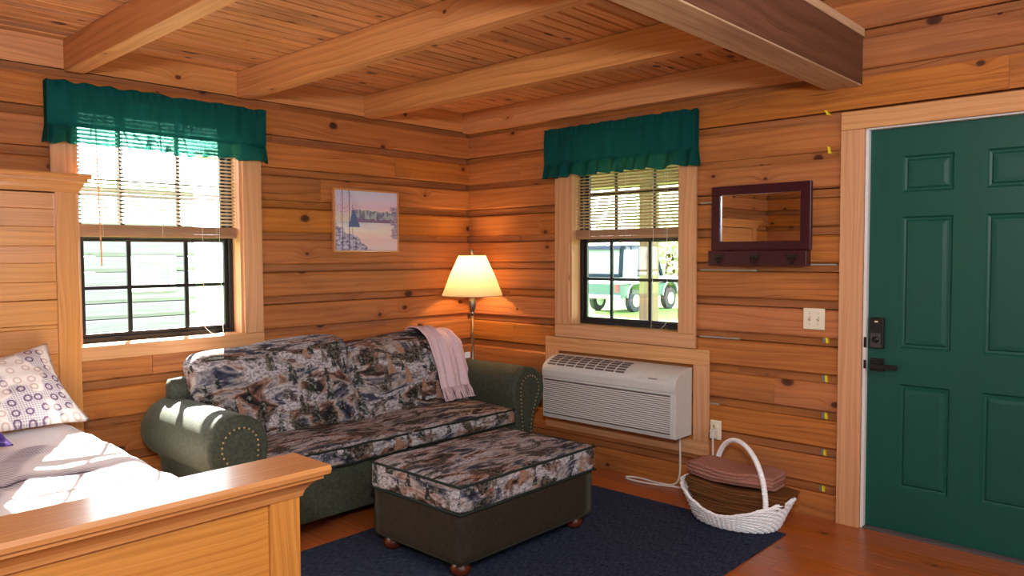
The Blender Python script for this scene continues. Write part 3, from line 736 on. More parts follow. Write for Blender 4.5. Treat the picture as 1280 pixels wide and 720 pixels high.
mb = MB(); a0, a1, z0, z1 = -1.232, -.703, 1.432, 1.848; t_ = .012
for p, q in (((a0, z0), (a1, z0+t_)), ((a0, z1-t_), (a1, z1)), ((a0, z0+t_), (a0+t_, z1-t_)), ((a1-t_, z0+t_), (a1, z1-t_))): mb.box((p[0], -.03, p[1]), (q[0], -.0036, q[1]), 0)
mb.build('frame', M_oak, pt, bevel=.002)
mb = MB(); mb.box((a0+t_, -.023, z0+t_), (a1-t_, -.006, z1-t_)); mb.uv = [[((mb.v[k].x-a0)/(a1-a0), (mb.v[k].z-z0)/(z1-z0)) for k in f] for f in mb.f]; mb.build('canvas', M_painting, pt)

# ------------------------------------------------------------------ air conditioner and its pine surround
mb = MB(); mb.box((-.014, -2.034, .752), (-.0036, -.775, .845), 1); mb.box((-.014, -2.034, .30), (-.0036, -1.93, .7515), 2); mb.box((-.014, -.89, .30), (-.0036, -.775, .7515), 2); mb.box((-.014, -2.034, .215), (-.0036, -.775, .299), 1)
mb.build('trim_2', M_trim, kind='structure', bevel=.002)
ac = thing('air_conditioner', 'beige through-wall air conditioner unit under the right window', 'air conditioner', (-.1, -1.41, .33))
ya, yb = -1.922, -.908
prof = [(-.0145, .33), (-.196, .33), (-.198, .60), (-.205, .604), (-.206, .645)]
for i in range(1, 9):
    t = i/8*PI/2; prof.append((-.206+.16*math.sin(t)**1.0*1.0*(i/8)**.2, .645+.09*math.sin(t)))
prof = prof[:5]+[(-.206+.19*(1-math.cos(t)), .645+.09*math.sin(t)) for t in [k/8*PI/2 for k in range(1, 9)]]+[(-.0145, .735)]
mb = MB(); mb.prism(prof, lambda a, p, q: (p, a, q), ya, yb, 1); cab = mb.build('cabinet', M_ac, ac, bevel=.003)
mb = MB()
for i in range(17):
    z = .362+i*.0128; mb.prism([(-.1975, z), (-.2045, z+.001), (-.2045, z+.0035), (-.1975, z+.0095)], lambda a, p, q: (p, a, q), ya+.035, yb-.012, 1)
bk_ = MB(); bk_.box((-.1987, ya+.036, .353), (-.1975, yb-.012, .585), 1); bk_.build('louver_gap_shade', M_acdark, ac)  # dark sheet: shade between the louvers put in as colour
mb.box((-.2045, ya+.022, .352), (-.197, ya+.034, .588), 2); mb.box((-.2045, ya+.022, .5885), (-.197, yb-.008, .594), 1); mb.box((-.2045, ya+.022, .345), (-.197, yb-.008, .3515), 1)
mb.build('front_grille', M_ac, ac)
mb = MB()   # dark slots in the curved top, eight columns of four
def topc(t): return (-.206+.19*(1-math.cos(t)), .645+.09*math.sin(t))
for c in range(8):
    c0 = yb-.035-c*.078; c1 = c0-.064
    for r_ in range(5):
        t0 = .42+r_*.18; t1 = t0+.115
        p0, p1 = topc(t0), topc(t1); nx, nz = -math.cos((t0+t1)/2), math.sin((t0+t1)/2)
        mb.prism([(p0[0]+nx*.0015, p0[1]+nz*.003), (p1[0]+nx*.0015, p1[1]+nz*.003), (p1[0]-nx*.003, p1[1]-nz*.003), (p0[0]-nx*.003, p0[1]-nz*.003)], lambda a, p, q: (p, a, q), c0, c1, 1)
mb.build('top_vent', M_acdark, ac)
mb = MB(); t0 = .3; pc = topc(t0); pts = []
for k in range(18): pts.append((pc[0]-.0025+.003*math.sin(k*1.9), -1.735-k*.0036, pc[1]+.002+.003*math.sin(k*1.9)))
mb.tube(pts, .0018, 5); mb.build('maker_mark', M_aclogo, ac)
mb = MB()
cp = [(-.05, -1.862, .331), (-.05, -1.866, .2), (-.052, -1.866, .10), (-.055, -1.852, .04), (-.058, -1.81, .012), (-.06, -1.75, .008), (-.06, -1.68, .008), (-.058, -1.60, .010), (-.066, -1.535, .010), (-.085, -1.505, .008), (-.108, -1.52, .008), (-.12, -1.58, .008), (-.115, -1.66, .008), (-.09, -1.76, .008), (-.06, -1.86, .008), (-.04, -1.95, .008), (-.035, -2.03, .012), (-.035, -2.068, .05), (-.04, -2.078, .14), (-.045, -2.078, .26), (-.045, -2.077, .34)]
def smooth_path(p, n=5):
    P = [Vector(q) for q in p]; out = []
    for i in range(len(P)-1):
        a = P[max(0, i-1)]; b = P[i]; c = P[i+1]; d = P[min(len(P)-1, i+2)]
        for k in range(n):
            t = k/n; out.append(.5*((2*b)+(c-a)*t+(2*a-5*b+4*c-d)*t*t+(3*b-a-3*c+d)*t**3))
    out.append(P[-1]); return out
mb.tube(smooth_path(cp), .0062, 8); pc_ = mb.build('power_cord', M_cord, ac)
mb = MB(); mb.box((-.058, -2.092, .338), (-.0116, -2.062, .392), 2); mb.build('plug', M_cord, pc_, bevel=.006)

# ------------------------------------------------------------------ rug, sofa, ottoman
mb = MB(); mb.box((-2.72, -2.652, .0005), (-.365, -1.05, .0085), 0)
tag(mb.build('rug', M_rug, None, (-1.55, -1.85, 0), bevel=.003), 'dark navy woven rug on the pine floor under the ottoman', 'rug')

sf = thing('sofa', 'rolled arm sofa in dark green velvet with landscape tapestry cushions in the corner', 'sofa', (-1.39, -.6, 0))
YF, YBK = -.965, -.275
def arm(side):   # +1: right
    cx, cz, r = (-.397, .535, .152) if side > 0 else (-2.385, .532, .152)
    s = side; prof = []
    prof += [(cx-s*.098, .092), (cx-s*.112, .25), (cx-s*.135, .42)]
    for k in range(0, 21):
        a = math.radians(192-k*(192+62)/20); prof.append((cx+s*r*math.cos(a), cz+r*math.sin(a)))
    prof += [(cx+s*.055, .36), (cx+s*.045, .27), (cx+s*.055, .17), (cx+s*.075, .092)]
    return prof, cx, cz, r
for side in (-1, 1):
    prof, cx, cz, r = arm(side); mb = MB(); n = len(prof); yb_ = YBK if side > 0 else -.19
    # rings along the depth with rounded ends
    rings_ = []
    ctr = (sum(p[0] for p in prof)/n, sum(p[1] for p in prof)/n)
    def ins(k):   # inset outline
        out = []
        for i in range(n):
            a = Vector(prof[i-1]); b = Vector(prof[i]); c = Vector(prof[(i+1) % n]); t = (c-a).normalized(); nn = Vector((t.y, -t.x))*(-side)
            if i in (0, n-1): nn = Vector((0, 0))
            out.append((b.x-nn.x*k, b.y-nn.y*k))
        return out
    seq = [(YF+.0, .02), (YF+.004, .008), (YF+.016, 0)]+[(YF+.016+(yb_-YF-.06)*j/8, 0) for j in range(1, 9)]+[(yb_-.02, .012), (yb_, .045)]
    P = []; fs = []
    for y_, k in seq: P += [Vector((p[0], y_, p[1])) for p in ins(k)]
    for j in range(len(seq)-1):
        for i in range(n): fs.append((j*n+i, j*n+(i+1) % n, (j+1)*n+(i+1) % n, (j+1)*n+i))
    fs += [tuple(range(n))[::-1], tuple((len(seq)-1)*n+i for i in range(n))]
    mb.quadset(P, fs, None, None, True); mb.sm[-1] = mb.sm[-2] = False
    ao = mb.build('arm', M_velvet, sf)
    # keyhole panel with brass nail heads
    key = []
    s = side; kr = .088
    key += [(cx-s*.062, .10), (cx-s*.07, .25), (cx-s*.082, .40)]
    for k in range(0, 15):
        a = math.radians(186-k*(186+40)/14); key.append((cx-s*.003+s*kr*math.cos(a), cz+.01+kr*math.sin(a)))
    key += [(cx+s*.03, .40), (cx+s*.006, .30), (cx+s*.012, .20), (cx+s*.035, .10)]
    mb = MB(); mb.prism(key, lambda a, p, q: (p, a, q), YF-.006, YF+.003, 1); mb.build('arm_panel', M_velvet, ao, bevel=.003)
    pl = [Vector((p[0], YF-.006, p[1])) for p in key]
    tot = []; 
    for a, b in zip(pl, pl[1:]):
        m = max(1, int((b-a).length/.003))
        tot += [a.lerp(b, k/m) for k in range(m)]
    step_ = len(tot)/48
    mbn = MB(); mbn.ball((0, 0, 0), .0055, 8, 6, (1, .6, 1)); nail0 = None
    for k in range(48):
        p = tot[int(k*step_)]
        if nail0 is None:
            nail0 = mbn.build('nail_head', M_brass, ao); nl = nail0
            for v_ in nl.data.vertices: v_.co += world_loc(ao)
        else: nl = nail0.copy(); COL.objects.link(nl); nl.parent = ao
        nl.location = p-world_loc(ao)
mb = MB(); mb.box((-2.30, -.945, .088), (-.482, -.30, .335), 0); mb.build('base', M_velvet, sf, bevel=.012)
mb = MB(); mb.cushion((-2.415, -.325, .20), (-.365, -.215, .79), .045, n=10); mb.build('back_frame', M_velvet, sf)
for x_, y_ in ((-2.34, -.9), (-.44, -.9), (-2.34, -.3), (-.44, -.3)):
    mb = MB(); mb.lathe([(.001, .0), (.03, .0), (.04, .02), (.042, .04), (.03, .07), (.026, .093), (.001, .093)], (x_, y_, .009 if y_ < -1.06 else 0), 20); mb.build('foot', M_footwood, sf)
NZ = noise.noise
def wob(q, k=7, a=.006, s=0): return Vector((NZ((q.x*k, q.y*k, q.z*k+s)), NZ((q.x*k+9, q.y*k, q.z*k+s)), NZ((q.x*k, q.y*k+17, q.z*k+s))))*a
for i, (xa, xb) in enumerate(((-2.252, -1.392), (-1.388, -.528))):
    mb = MB(); mb.cushion((xa, -.975, .337), (xb, -.36, .445), .03, (0, .008, .028), 18, lambda q, e: q+wob(q, 6, .007))
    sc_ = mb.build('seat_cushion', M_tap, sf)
    for zz in (.436, .35):
        pts = [(xa+.02+(xb-xa-.04)*t/20, -.974-.008*(1-(2*t/20-1)**2), zz+.006*NZ((t*.4, i, zz))) for t in range(21)]
        mb = MB(); mb.tube(pts, .0055, 6); mb.build('welt', M_piping, sc_)
BACKS = []
for i, (xa, xb, zt) in enumerate(((-2.335, -1.395, .92), (-1.391, -.46, .892))):
    def fn(q, e, i=i):
        t = (q.z-.43)/.5
        q = q+wob(q, 5, .014, i*5)
        q.y += .17*t-.02*max(0, t-.75)
        out_ = (e[0] < 0) == (i == 0)
        q.z += (-.03 if out_ else .012)*abs(e[0])**4*max(0, e[2])+.012*math.sin(e[0]*3+i)
        return q
    mb = MB(); mb.cushion((xa, -.565, .42), (xb, -.375, zt), .07, (.012, .035, .012), 20, fn)
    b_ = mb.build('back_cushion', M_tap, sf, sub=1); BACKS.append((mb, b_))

# throw blanket draped on the right back cushion
mbv = BACKS[1][0]; bv = BVHTree.FromPolygons([tuple(v) for v in mbv.v], mbv.f)
def drape(x, s, lift):   # s 0..1 from behind over the top and down the front
    ax = Vector((x, -.34, .77))
    if s < .45:
        th = math.radians(35+ (175-35)*s/.45); dirv = Vector((0, math.cos(th), math.sin(th)))
    else:
        z = .77-.33*(s-.45)/.55; dirv = None
    if dirv is not None: o_ = ax+dirv*.8; h = bv.ray_cast(o_, -dirv); nrm = dirv
    else: h = bv.ray_cast(Vector((x, -1.2, z)), Vector((0, 1, 0))); nrm = Vector((0, -1, 0))
    if h[0] is None: return (ax+dirv*.12 if dirv is not None else Vector((x, -.46, z)))+nrm*lift
    return h[0]+nrm*lift
tw = thing('throw_blanket', 'fringed pale pink knit throw draped over the right back cushion of the sofa', 'throw blanket', (-.65, -.45, .92))
def throw_pt(u, v, extra=0):
    s = .02+v*.80
    xl = -.825+.03*max(0, s-.3)/.7; xr = -.50
    x = xl+(xr-xl)*u; fold = .012*math.sin(u*17+2*NZ((u*3, v*2, 1)))*(.4+.6*v)+.008*math.sin(u*31+v*3)
    x = min(x, -.475)
    return drape(x, s, .018+fold+extra)
mb = MB(); mb.grid(lambda u, v: throw_pt(u, v), 50, 44); mb.build('knit_body', M_pink, tw, recalc=False, solid=.007)
mb = MB()
for k in range(64):
    u = (k+.5)/64; p = throw_pt(u, 1.0); ln = random.uniform(.075, .105); dx = random.uniform(-.012, .012)
    pts = [p+Vector((0, -.002, 0.004))]+[Vector((p.x+dx*t, p.y-.012-.035*t+.006*math.sin(k+t*4), p.z-ln*t)) for t in (.33, .66, 1)]
    pts = [Vector((q.x, q.y, max(q.z, .478))) for q in pts]
    mb.tube(pts, .0032, 5)
mb.build('fringe', M_pink, tw)
mb = MB(); p = throw_pt(1.0, .62); mb.box((p.x-.005, p.y-.012, p.z-.02), (p.x+.045, p.y-.0095, p.z+.02)); mb.build('care_tag', M_tag, tw)

ot = thing('ottoman', 'large rectangular ottoman with tapestry top and dark brown velvet sides on the rug', 'ottoman', (-1.39, -1.56, .0085))
mb = MB(); mb.cushion((-1.868, -1.875, .072), (-.93, -1.262, .315), .02, n=8); mb.build('body', M_otto, ot)
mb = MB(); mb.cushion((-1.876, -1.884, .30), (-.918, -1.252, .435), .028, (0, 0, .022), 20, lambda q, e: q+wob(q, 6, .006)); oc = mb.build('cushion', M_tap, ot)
for zz, e_ in ((.424, .0), (.306, .002)):
    pts = []
    c = [(-1.872-e_, -1.88-e_), (-.922+e_, -1.88-e_), (-.922+e_, -1.256+e_), (-1.872-e_, -1.256+e_)]
    for i in range(4):
        a, b = c[i], c[(i+1) % 4]
        for t in range(12): pts.append((a[0]+(b[0]-a[0])*t/12, a[1]+(b[1]-a[1])*t/12, zz+.003*NZ((i*3+t*.5, 0, zz))))
    mb = MB(); mb.tube(pts, .006, 6, closed=True); mb.build('welt', M_piping, oc)
for x_, y_ in ((-1.80, -1.80), (-1.0, -1.80), (-1.80, -1.33), (-1.0, -1.33)):
    mb = MB(); mb.lathe([(.001, 0), (.034, 0), (.046, .016), (.048, .034), (.036, .052), (.03, .066), (.001, .066)], (x_, y_, .0088), 24); mb.build('foot', M_footwood, ot)

# ------------------------------------------------------------------ floor lamp
LX, LY = -.228, -.266
fl = thing('floor_lamp', 'pewter floor lamp with a lit pleated cream shade in the corner behind the sofa', 'floor lamp', (LX, LY, 0))
mb = MB(); mb.lathe([(.001, .0), (.125, .0), (.128, .012), (.11, .022), (.05, .032), (.022, .06), (.012, .09), (.001, .09)], (LX, LY, .0005), 36); mb.build('base', M_pewter, fl)
mb = MB(); mb.lathe([(.001, .088), (.0105, .088), (.0105, .985), (.001, .985)], (LX, LY, 0), 16); mb.build('pole', M_pewter, fl)
mb = MB(); mb.lathe([(.001, .975), (.012, .975), (.016, .985), (.019, .99), (.012, .996), (.016, 1.004), (.026, 1.04), (.028, 1.075), (.024, 1.088), (.016, 1.098), (.022, 1.108), (.012, 1.118), (.012, 1.15), (.001, 1.15)], (LX, LY, 0), 24); mb.build('turned_neck', M_pewter, fl)
SB, ST = 1.120, 1.408
mb = MB(); seg = 240
mb.lathe([(.2195, SB), (.216, SB+.006), (.16, (SB+ST)/2+.004), (.0985, ST-.005), (.0965, ST)], (LX, LY, 0), seg, rfn=lambda i: 1+.006*(-1)**i)
sh = mb.build('lamp_shade', M_shade, fl, recalc=False)
M_shtrim = plain('shade_trim', srgb(206, 188, 160), .8)
for rr, zz in ((.2205, SB), (.0975, ST)):
    mb = MB(); mb.tube([(LX+rr*math.cos(a), LY+rr*math.sin(a), zz) for a in [2*PI*i/48 for i in range(48)]], .0035, 6, closed=True); mb.build('trim_band', M_shtrim, sh)
mb = MB(); 
for a in (0, 2*PI/3, 4*PI/3): mb.tube([(LX, LY, ST-.012), (LX+.096*math.cos(a), LY+.096*math.sin(a), ST-.003)], .0018, 6)
for s in (-1, 1): mb.tube(smooth_path([(LX, LY+s*.012, 1.14), (LX, LY+s*.05, 1.2), (LX, LY+s*.05, 1.3), (LX, LY, ST-.01)]), .002, 6)
mb.build('harp', M_pewter, fl)
mb = MB(); mb.lathe([(.001, ST-.014), (.006, ST-.014), (.009, ST), (.0065, ST+.01), (.011, ST+.018), (.012, ST+.04), (.008, ST+.044), (.001, ST+.045)], (LX, LY, 0), 16); mb.build('finial', M_pewter, fl)
mb = MB(); mb.lathe([(.001, 1.148), (.013, 1.148), (.014, 1.17), (.03, 1.215), (.03, 1.235), (.018, 1.257), (.001, 1.262)], (LX, LY, 0), 16); bl = mb.build('bulb', M_bulb, fl)
lb = lamp('lamp_glow', 'POINT', (LX, LY, 1.238), 13, (1, .60, .26), shadow_soft_size=.034)
lb.parent = fl; lb.location = (0, 0, 1.3)

# ------------------------------------------------------------------ bed
BR, BL = -2.742, -4.86
bd = thing('bed', 'oak panel bed with tall crowned headboard and low footboard in the left foreground', 'bed', (-3.8, -1.05, 0))
HF = -.06   # headboard front face
for xa in (BR-.10, BL): mb = MB(); mb.box((xa, HF, 0), (xa+.10, -.012, 1.735), 2); mb.build('headboard_post', M_oak, bd, bevel=.003)
def planks(x0, x1, z0, z1, ya, yb, hs):
    mb = MB(); z = z0; i = 0
    while z < z1-.001:
        h = min(hs[i % len(hs)], z1-z); c = .004
        mb.prism([(ya+c, z), (ya, z+c*.6), (ya, z+h-c*.6), (ya+c, z+h), (yb, z+h), (yb, z)], lambda a, p, q: (a, p, q), x0, x1, 0); z += h; i += 1
    return mb
planks(BL+.10, BR-.10, 1.20, 1.72, HF+.016, -.014, (.088, .092, .082, .094, .086, .09)).build('headboard_panel', M_oak, bd)
mb = MB(); mb.box((BL+.10, HF+.004, 1.08), (BR-.10, -.014, 1.199), 0); mb.build('headboard_rail', M_oak, bd, bevel=.004)
planks(BL+.10, BR-.10, .35, 1.079, HF+.016, -.014, (.12, .11, .125)).build('headboard_panel', M_oak, bd)
def crown(x0, x1, yf, yb, ztop, over, h, slab, nm):
    """moulded crown: a slab over a cove that returns at both ends"""
    prof = [(0, -h), (.006, -h), (.008, -h+.008), (.012, -h+.02), (.024, -h+.036), (over*.55, -slab-.022), (over*.78, -slab-.016), (over*.78, -slab-.004), (over, -slab), (over+.003, -slab*.5), (over, 0)]
    mb = MB(); P = []; fs = []
    for o_, z in prof:
        b_ = 0.0 if yb > -.05 else o_
        P += [Vector((x0-o_, yf-o_, ztop+z)), Vector((x1+o_, yf-o_, ztop+z)), Vector((x1+o_, yb+b_, ztop+z)), Vector((x0-o_, yb+b_, ztop+z))]
    for j in range(len(prof)-1):
        for i in range(4): fs.append((j*4+i, j*4+(i+1) % 4, (j+1)*4+(i+1) % 4, (j+1)*4+i))
    fs += [(3, 2, 1, 0), tuple((len(prof)-1)*4+i for i in range(4))]
    mb.hull(P, fs, 0); return mb.build(nm, M_oak, bd)
crown(BL, BR, HF, -.012, 1.815, .05, .09, .022, 'headboard_crown')
FF, FB = -2.058, -1.978
for xa, xb in ((BR-.105, BR), (BL, BL+.105)):
    mb = MB(); mb.box((xa, FF, 0), (xb, FB, .65), 2); mb.build('footboard_post', M_oak, bd, bevel=.003)
mb = MB(); mb.box((BL+.105, FF+.014, .12), (BR-.105, FB-.014, .65), 0); mb.build('footboard_panel', M_oak, bd)
crown(BL, BR, FF, FB, .738, .07, .10, .028, 'footboard_crown')
mb = MB(); mb.box((BR-.05, FB, .18), (BR-.012, HF, .38), 1); mb.box((BL+.012, FB, .18), (BL+.05, HF, .38), 1); mb.build('side_rail', M_oak, bd, bevel=.003)
mb = MB(); mb.box((BL+.05, FB+.002, .28), (BR-.05, HF-.002, .34), 0); mb.build('slat_platform', M_oak, bd)
# comforter: a thick soft slab that rolls down both sides
def comf(q, e):
    t = max(0, (-.3-q.y)/1.6)
    top = (q.z-.345)/.26
    q = q+Vector((0, 0, (.022*NZ((q.x*2.6, q.y*2.6, 2))+.014*NZ((q.x*6, q.y*5, 4))+.006*NZ((q.x*14, q.y*12, 1)))*top))
    q.z -= .035*t*max(0, top); return q
mb = MB(); mb.cushion((BL+.055, -1.965, .345), (BR-.052, -.075, .605), .085, (0, 0, .02), 46, comf)
cf = tag(mb.build('comforter', M_comf, None, (-3.8, -1.0, .345)), 'white comforter with purple dotted bands spread over the bed', 'comforter')
def softp(c, hx, hz, th, tilt, roll, nm, mat, label, cat, yawz=0):
    """knife-edge pillow: two domed sides meeting at a seam"""
    mb = MB(); n = 34; Rm = Matrix.Rotation(yawz, 3, 'Z') @ Matrix.Rotation(tilt, 3, 'X') @ Matrix.Rotation(roll, 3, 'Y')
    def side(sg):
        def f(u, v):
            x, z = 2*u-1, 2*v-1
            px = x*(1-.07*(1-abs(x))*0-.06*(1-z*z)*abs(x)); pz = z*(1-.08*(1-x*x)*abs(z))
            d = (max(0, (1-x**4))*max(0, (1-z**4)))**.5
            d = d*(1+.12*NZ((x*2.2, z*2.2, sg+3)))
            return Vector(c)+Rm @ Vector((px*hx, -sg*d*th, pz*hz))
        return f
    mb.grid(side(1), n, n); mb.grid(side(-1), n, n)
    o = mb.build(nm, mat, None, c, recalc=False)
    bm = bmesh.new(); bm.from_mesh(o.data); bmesh.ops.remove_doubles(bm, verts=bm.verts, dist=1e-4); bmesh.ops.recalc_face_normals(bm, faces=bm.faces); bm.to_mesh(o.data); bm.free()
    return tag(o, label, cat)
cbv = BVHTree.FromPolygons([tuple(v) for v in mb.v], mb.f)
mb = MB(); pts = []
for k in range(60):
    t = k/59; px, py = -3.345+.125*t, -1.245+.03*t
    px += .004*math.sin(t*70); py += .012*math.sin(t*55)*(.5+.5*abs(math.sin(t*13)))
    h = cbv.ray_cast(Vector((px, py, 1.2)), Vector((0, 0, -1))); pts.append(h[0]+Vector((0, 0, .0012)))
mb.tube(pts, .0018, 5); mb.build('script_motif', plain('script_ink', srgb(70, 64, 76), .8), cf)
def patchp(TL, TR, BL_, BR_, th, nm, mat, label):
    mb = MB(); n = 36; TL, TR, BL_, BR_ = map(Vector, (TL, TR, BL_, BR_)); nr = (TR-TL).cross(TL-BL_).normalized()
    if nr.y > 0: nr = -nr
    def side(sg):
        def f(u, v):
            p = BL_.lerp(BR_, u).lerp(TL.lerp(TR, u), v); x, z = 2*u-1, 2*v-1
            m = (TL+TR+BL_+BR_)/4
            p = p+(m-p)*(.10*((1-x*x)*abs(z)**3+(1-z*z)*abs(x)**3))
            d = (max(0, 1-abs(x)**2.6)*max(0, 1-abs(z)**2.6))**.55*(1+.15*NZ((x*2.2, z*2.2, sg+3)))
            return p+nr*(sg*d*th*(1 if sg > 0 else .6)+.006*NZ((x*5, z*5, 2)))
        return f
    mb.grid(side(1), n, n); mb.grid(side(-1), n, n); c = (TL+TR+BL_+BR_)/4
    o = mb.build(nm, mat, None, c, recalc=False)
    bm = bmesh.new(); bm.from_mesh(o.data); bmesh.ops.remove_doubles(bm, verts=bm.verts, dist=1e-4); bmesh.ops.recalc_face_normals(bm, faces=bm.faces); bm.to_mesh(o.data); bm.free()
    return tag(o, label, 'pillow')
patchp((-3.56, -.15, .85), (-2.915, -.13, 1.0), (-3.50, -.40, .645), (-2.785, -.30, .632), .085, 'pillow', M_pillow, 'white pillow printed with tan rings and grey purple dots leaning on the headboard')
patchp((-3.58, -.50, .83), (-3.25, -.46, .81), (-3.57, -.66, .635), (-3.175, -.60, .637), .06, 'throw_pillow', M_purple, 'shiny purple throw pillow lying in front of the ring patterned pillow')

# ------------------------------------------------------------------ wicker basket and folded blankets
BX, BY, BZ = -.37, -2.385, .0135
bk = thing('wicker_basket', 'white wicker gathering basket with a tall hoop handle near the door', 'basket', (BX, BY, BZ))
def rim_h(a):    # a: angle, 0 = +y (far end), pi = -y (near door end)
    c = math.cos(a); return .066+.10*abs(c)**1.6
def bask(a, t):
    h = rim_h(a)*t; c, s = math.cos(a), math.sin(a)
    g = .80+.20*t**.7
    ly = .275*g*c; lx = .20*g*s
    ly += .028*(t**2)*c*abs(c)
    return Vector((BX+lx, BY+ly, BZ+.004+h))
mb = MB(); NS = 64
for k in range(NS):
    a = 2*PI*k/NS; mb.tube([bask(a, t/6) for t in range(7)], .0038, 6)
for j in range(15):
    t = j/14; n = 192; ph = j % 2
    pts = []
    for i in range(n):
        a = 2*PI*i/n; p = bask(a, t); cdir = Vector((p.x-BX, p.y-BY, 0)).normalized()
        pts.append(p+cdir*(.0045*math.cos(a*NS/2+ph*PI))+Vector((0, 0, .001*math.sin(i*2.1+j))))
    mb.tube(pts, .0052, 5, closed=True)
def floorp(u, v):
    p = bask(2*PI*u, 0); return Vector((BX, BY, BZ+.006)).lerp(Vector((p.x, p.y, BZ+.006)), v)
mb.grid(floorp, 48, 4)
body = mb.build('woven_body', M_wicker, bk, recalc=False)
mb = MB()
for q in (0, 1, 2):
    n = 160; mb.tube([bask(2*PI*i/n, 1)+Vector((0, 0, .004))+Vector((math.cos(i*.9+q*2.1), math.sin(i*.7), math.sin(i*.9+q*2.1)))*.0045 for i in range(n)], .0055, 6, closed=True)
mb.build('braided_rim', M_wicker, bk)
mb = MB(); hp = []
for i in range(41):
    t = i/40; a = PI*t; y_ = BY+.215*math.cos(a); z_ = BZ+.11+.30*math.sin(a)**.85
    hp.append(Vector((BX+.035+.15*math.cos(a), y_, z_)))
hp = [Vector((BX+.13, BY+.16, BZ+.05))]+hp+[Vector((BX-.085, BY-.17, BZ+.05))]
mb.tube(hp, .0125, 10)
for i in range(2, len(hp)-2):
    for k in (0, .5):
        p = hp[i].lerp(hp[i+1], k); t = (hp[i+1]-hp[i]).normalized(); x = Vector((1, 0, 0)); y = t.cross(x)
        mb.tube([p+(x*math.cos(b)+y*math.sin(b))*.013 for b in [2*PI*j/10 for j in range(10)]], .0028, 5, closed=True)
mb.build('handle', M_wicker, bk)
# brown blanket: folded, its layers showing on the side
def folded(layers, y0, y1, x0, x1, z0, hgt, nm, mat, label, seed, sag=.02, taper=0.0, amp=.010):
    mb = MB(); lh = hgt/layers
    for L in range(layers):
        q_ = L/max(1, layers-1); dz = z0+L*lh; ex = random.uniform(-.007, .007)
        ya = y0+taper*(1-q_)**1.5+random.uniform(-.006, .006); yb = y1-taper*.7*(1-q_)**1.5+random.uniform(-.006, .006)
        def fn(q, e, L=L, q_=q_):
            t = (q.y-y0)/(y1-y0)
            q.z += -sag*math.sin(t*PI)+amp*math.sin(t*9+seed+L*.25)+.007*NZ((q.x*6, q.y*8, seed+L*.3)); q.x += .010*NZ((q.y*7, L*.9, seed)); k_ = max(-1, min(1, 2*t-1)); xm = (x0+x1)/2; q.x = xm+(q.x-xm)*(1-.42*abs(k_)**5*(1-.5*q_)); return q
        mb.cushion((x0+ex, ya, dz), (x1+ex, yb, dz+lh*1.12), lh*.53, n=16, fn=fn)
    return tag(mb.build(nm, mat, None, ((x0+x1)/2, (y0+y1)/2, z0)), label, 'blanket')
folded(12, -2.69, -2.13, -.475, -.265, .052, .165, 'folded_blanket', M_brown, 'dark brown folded blanket lying lowest in the white wicker basket', 3.1, .010, .15, .004)
folded(4, -2.62, -2.135, -.475, -.265, .226, .07, 'folded_blanket', M_rose, 'dusty rose knit blanket folded on top of the brown one in the basket', 5.7, -.002, 0, .007)

# ------------------------------------------------------------------ outside
mb = MB(); mb.grid(lambda u, v: Vector((-60+150*u, -50+150*v, -.62+.0*u)), 4, 4); mb.build('ground', M_grass, kind='structure', recalc=False)
# porch beyond the right wall
mb = MB()
for i in range(31): mb.box((.25, -7.0+i*.4, -.62 if i in (0,) else -.16), (3.05, -7.0+i*.4+.39, -.10), 0)
mb.build('porch_deck', M_porch, kind='structure')
mb = MB(); mb.box((.17, -7.2, 2.62), (4.0, 5.2, 2.68), 1); mb.box((2.72, -7.2, 2.14), (2.90, 5.2, 2.6195), 1)
for i in range(12): mb.box((.17, -6.8+i*1.0, 2.52), (2.719, -6.74+i*1.0, 2.6195), 0)
mb.build('porch_roof', M_porch, kind='structure')
for yy in (-3.4, .19, 3.9):
    mb = MB(); mb.box((2.735, yy-.075, -.0995), (2.885, yy+.075, 2.1395), 2); mb.build('porch_post', M_porch, kind='structure', bevel=.006)
# neighbouring log cabin beyond the left window
cb = thing('log_cabin', 'grey log cabin standing outside beyond the left window', 'cabin', (-2, 9, -.62))
mb = MB(); z = -.62
while z < 2.7:
    mb.prism([(9.0, z), (8.975, z+.05), (8.975, z+.2), (9.0, z+.24), (9.3, z+.24), (9.3, z)], lambda a, p, q: (a, p, q), -6.5, 1.95, 0); z += .255
for xx in (-6.5, 1.65):
    mb.box((xx, 9.3, -.62), (xx+.3, 13, 2.69), 1)
mb.build('log_walls', M_cabin, cb)
mb = MB(); mb.prism([(8.4, 2.6), (11.1, 3.9), (13.8, 2.6), (13.8, 2.72), (11.1, 4.02), (8.4, 2.72)], lambda a, p, q: (a, p, q), -6.9, 2.35, 0); mb.build('roof', M_chrome if False else M_cabin, cb)
mb = MB(); fx0, fx1, fz0, fz1 = .95, 1.5, .92, 1.32
for lo, hi in (((fx0-.1, fz0-.1), (fx1+.1, fz0)), ((fx0-.1, fz1), (fx1+.1, fz1+.1)), ((fx0-.1, fz0), (fx0, fz1)), ((fx1, fz0), (fx1+.1, fz1))): mb.box((lo[0], 8.94, lo[1]), (hi[0], 8.974, hi[1]), 0)
cw = mb.build('window_frame', M_white, cb)
mb = MB(); mb.box((fx0, 8.955, fz0), (fx1, 8.972, fz1), 0); mb.build('window_pane', M_cabin, cw)

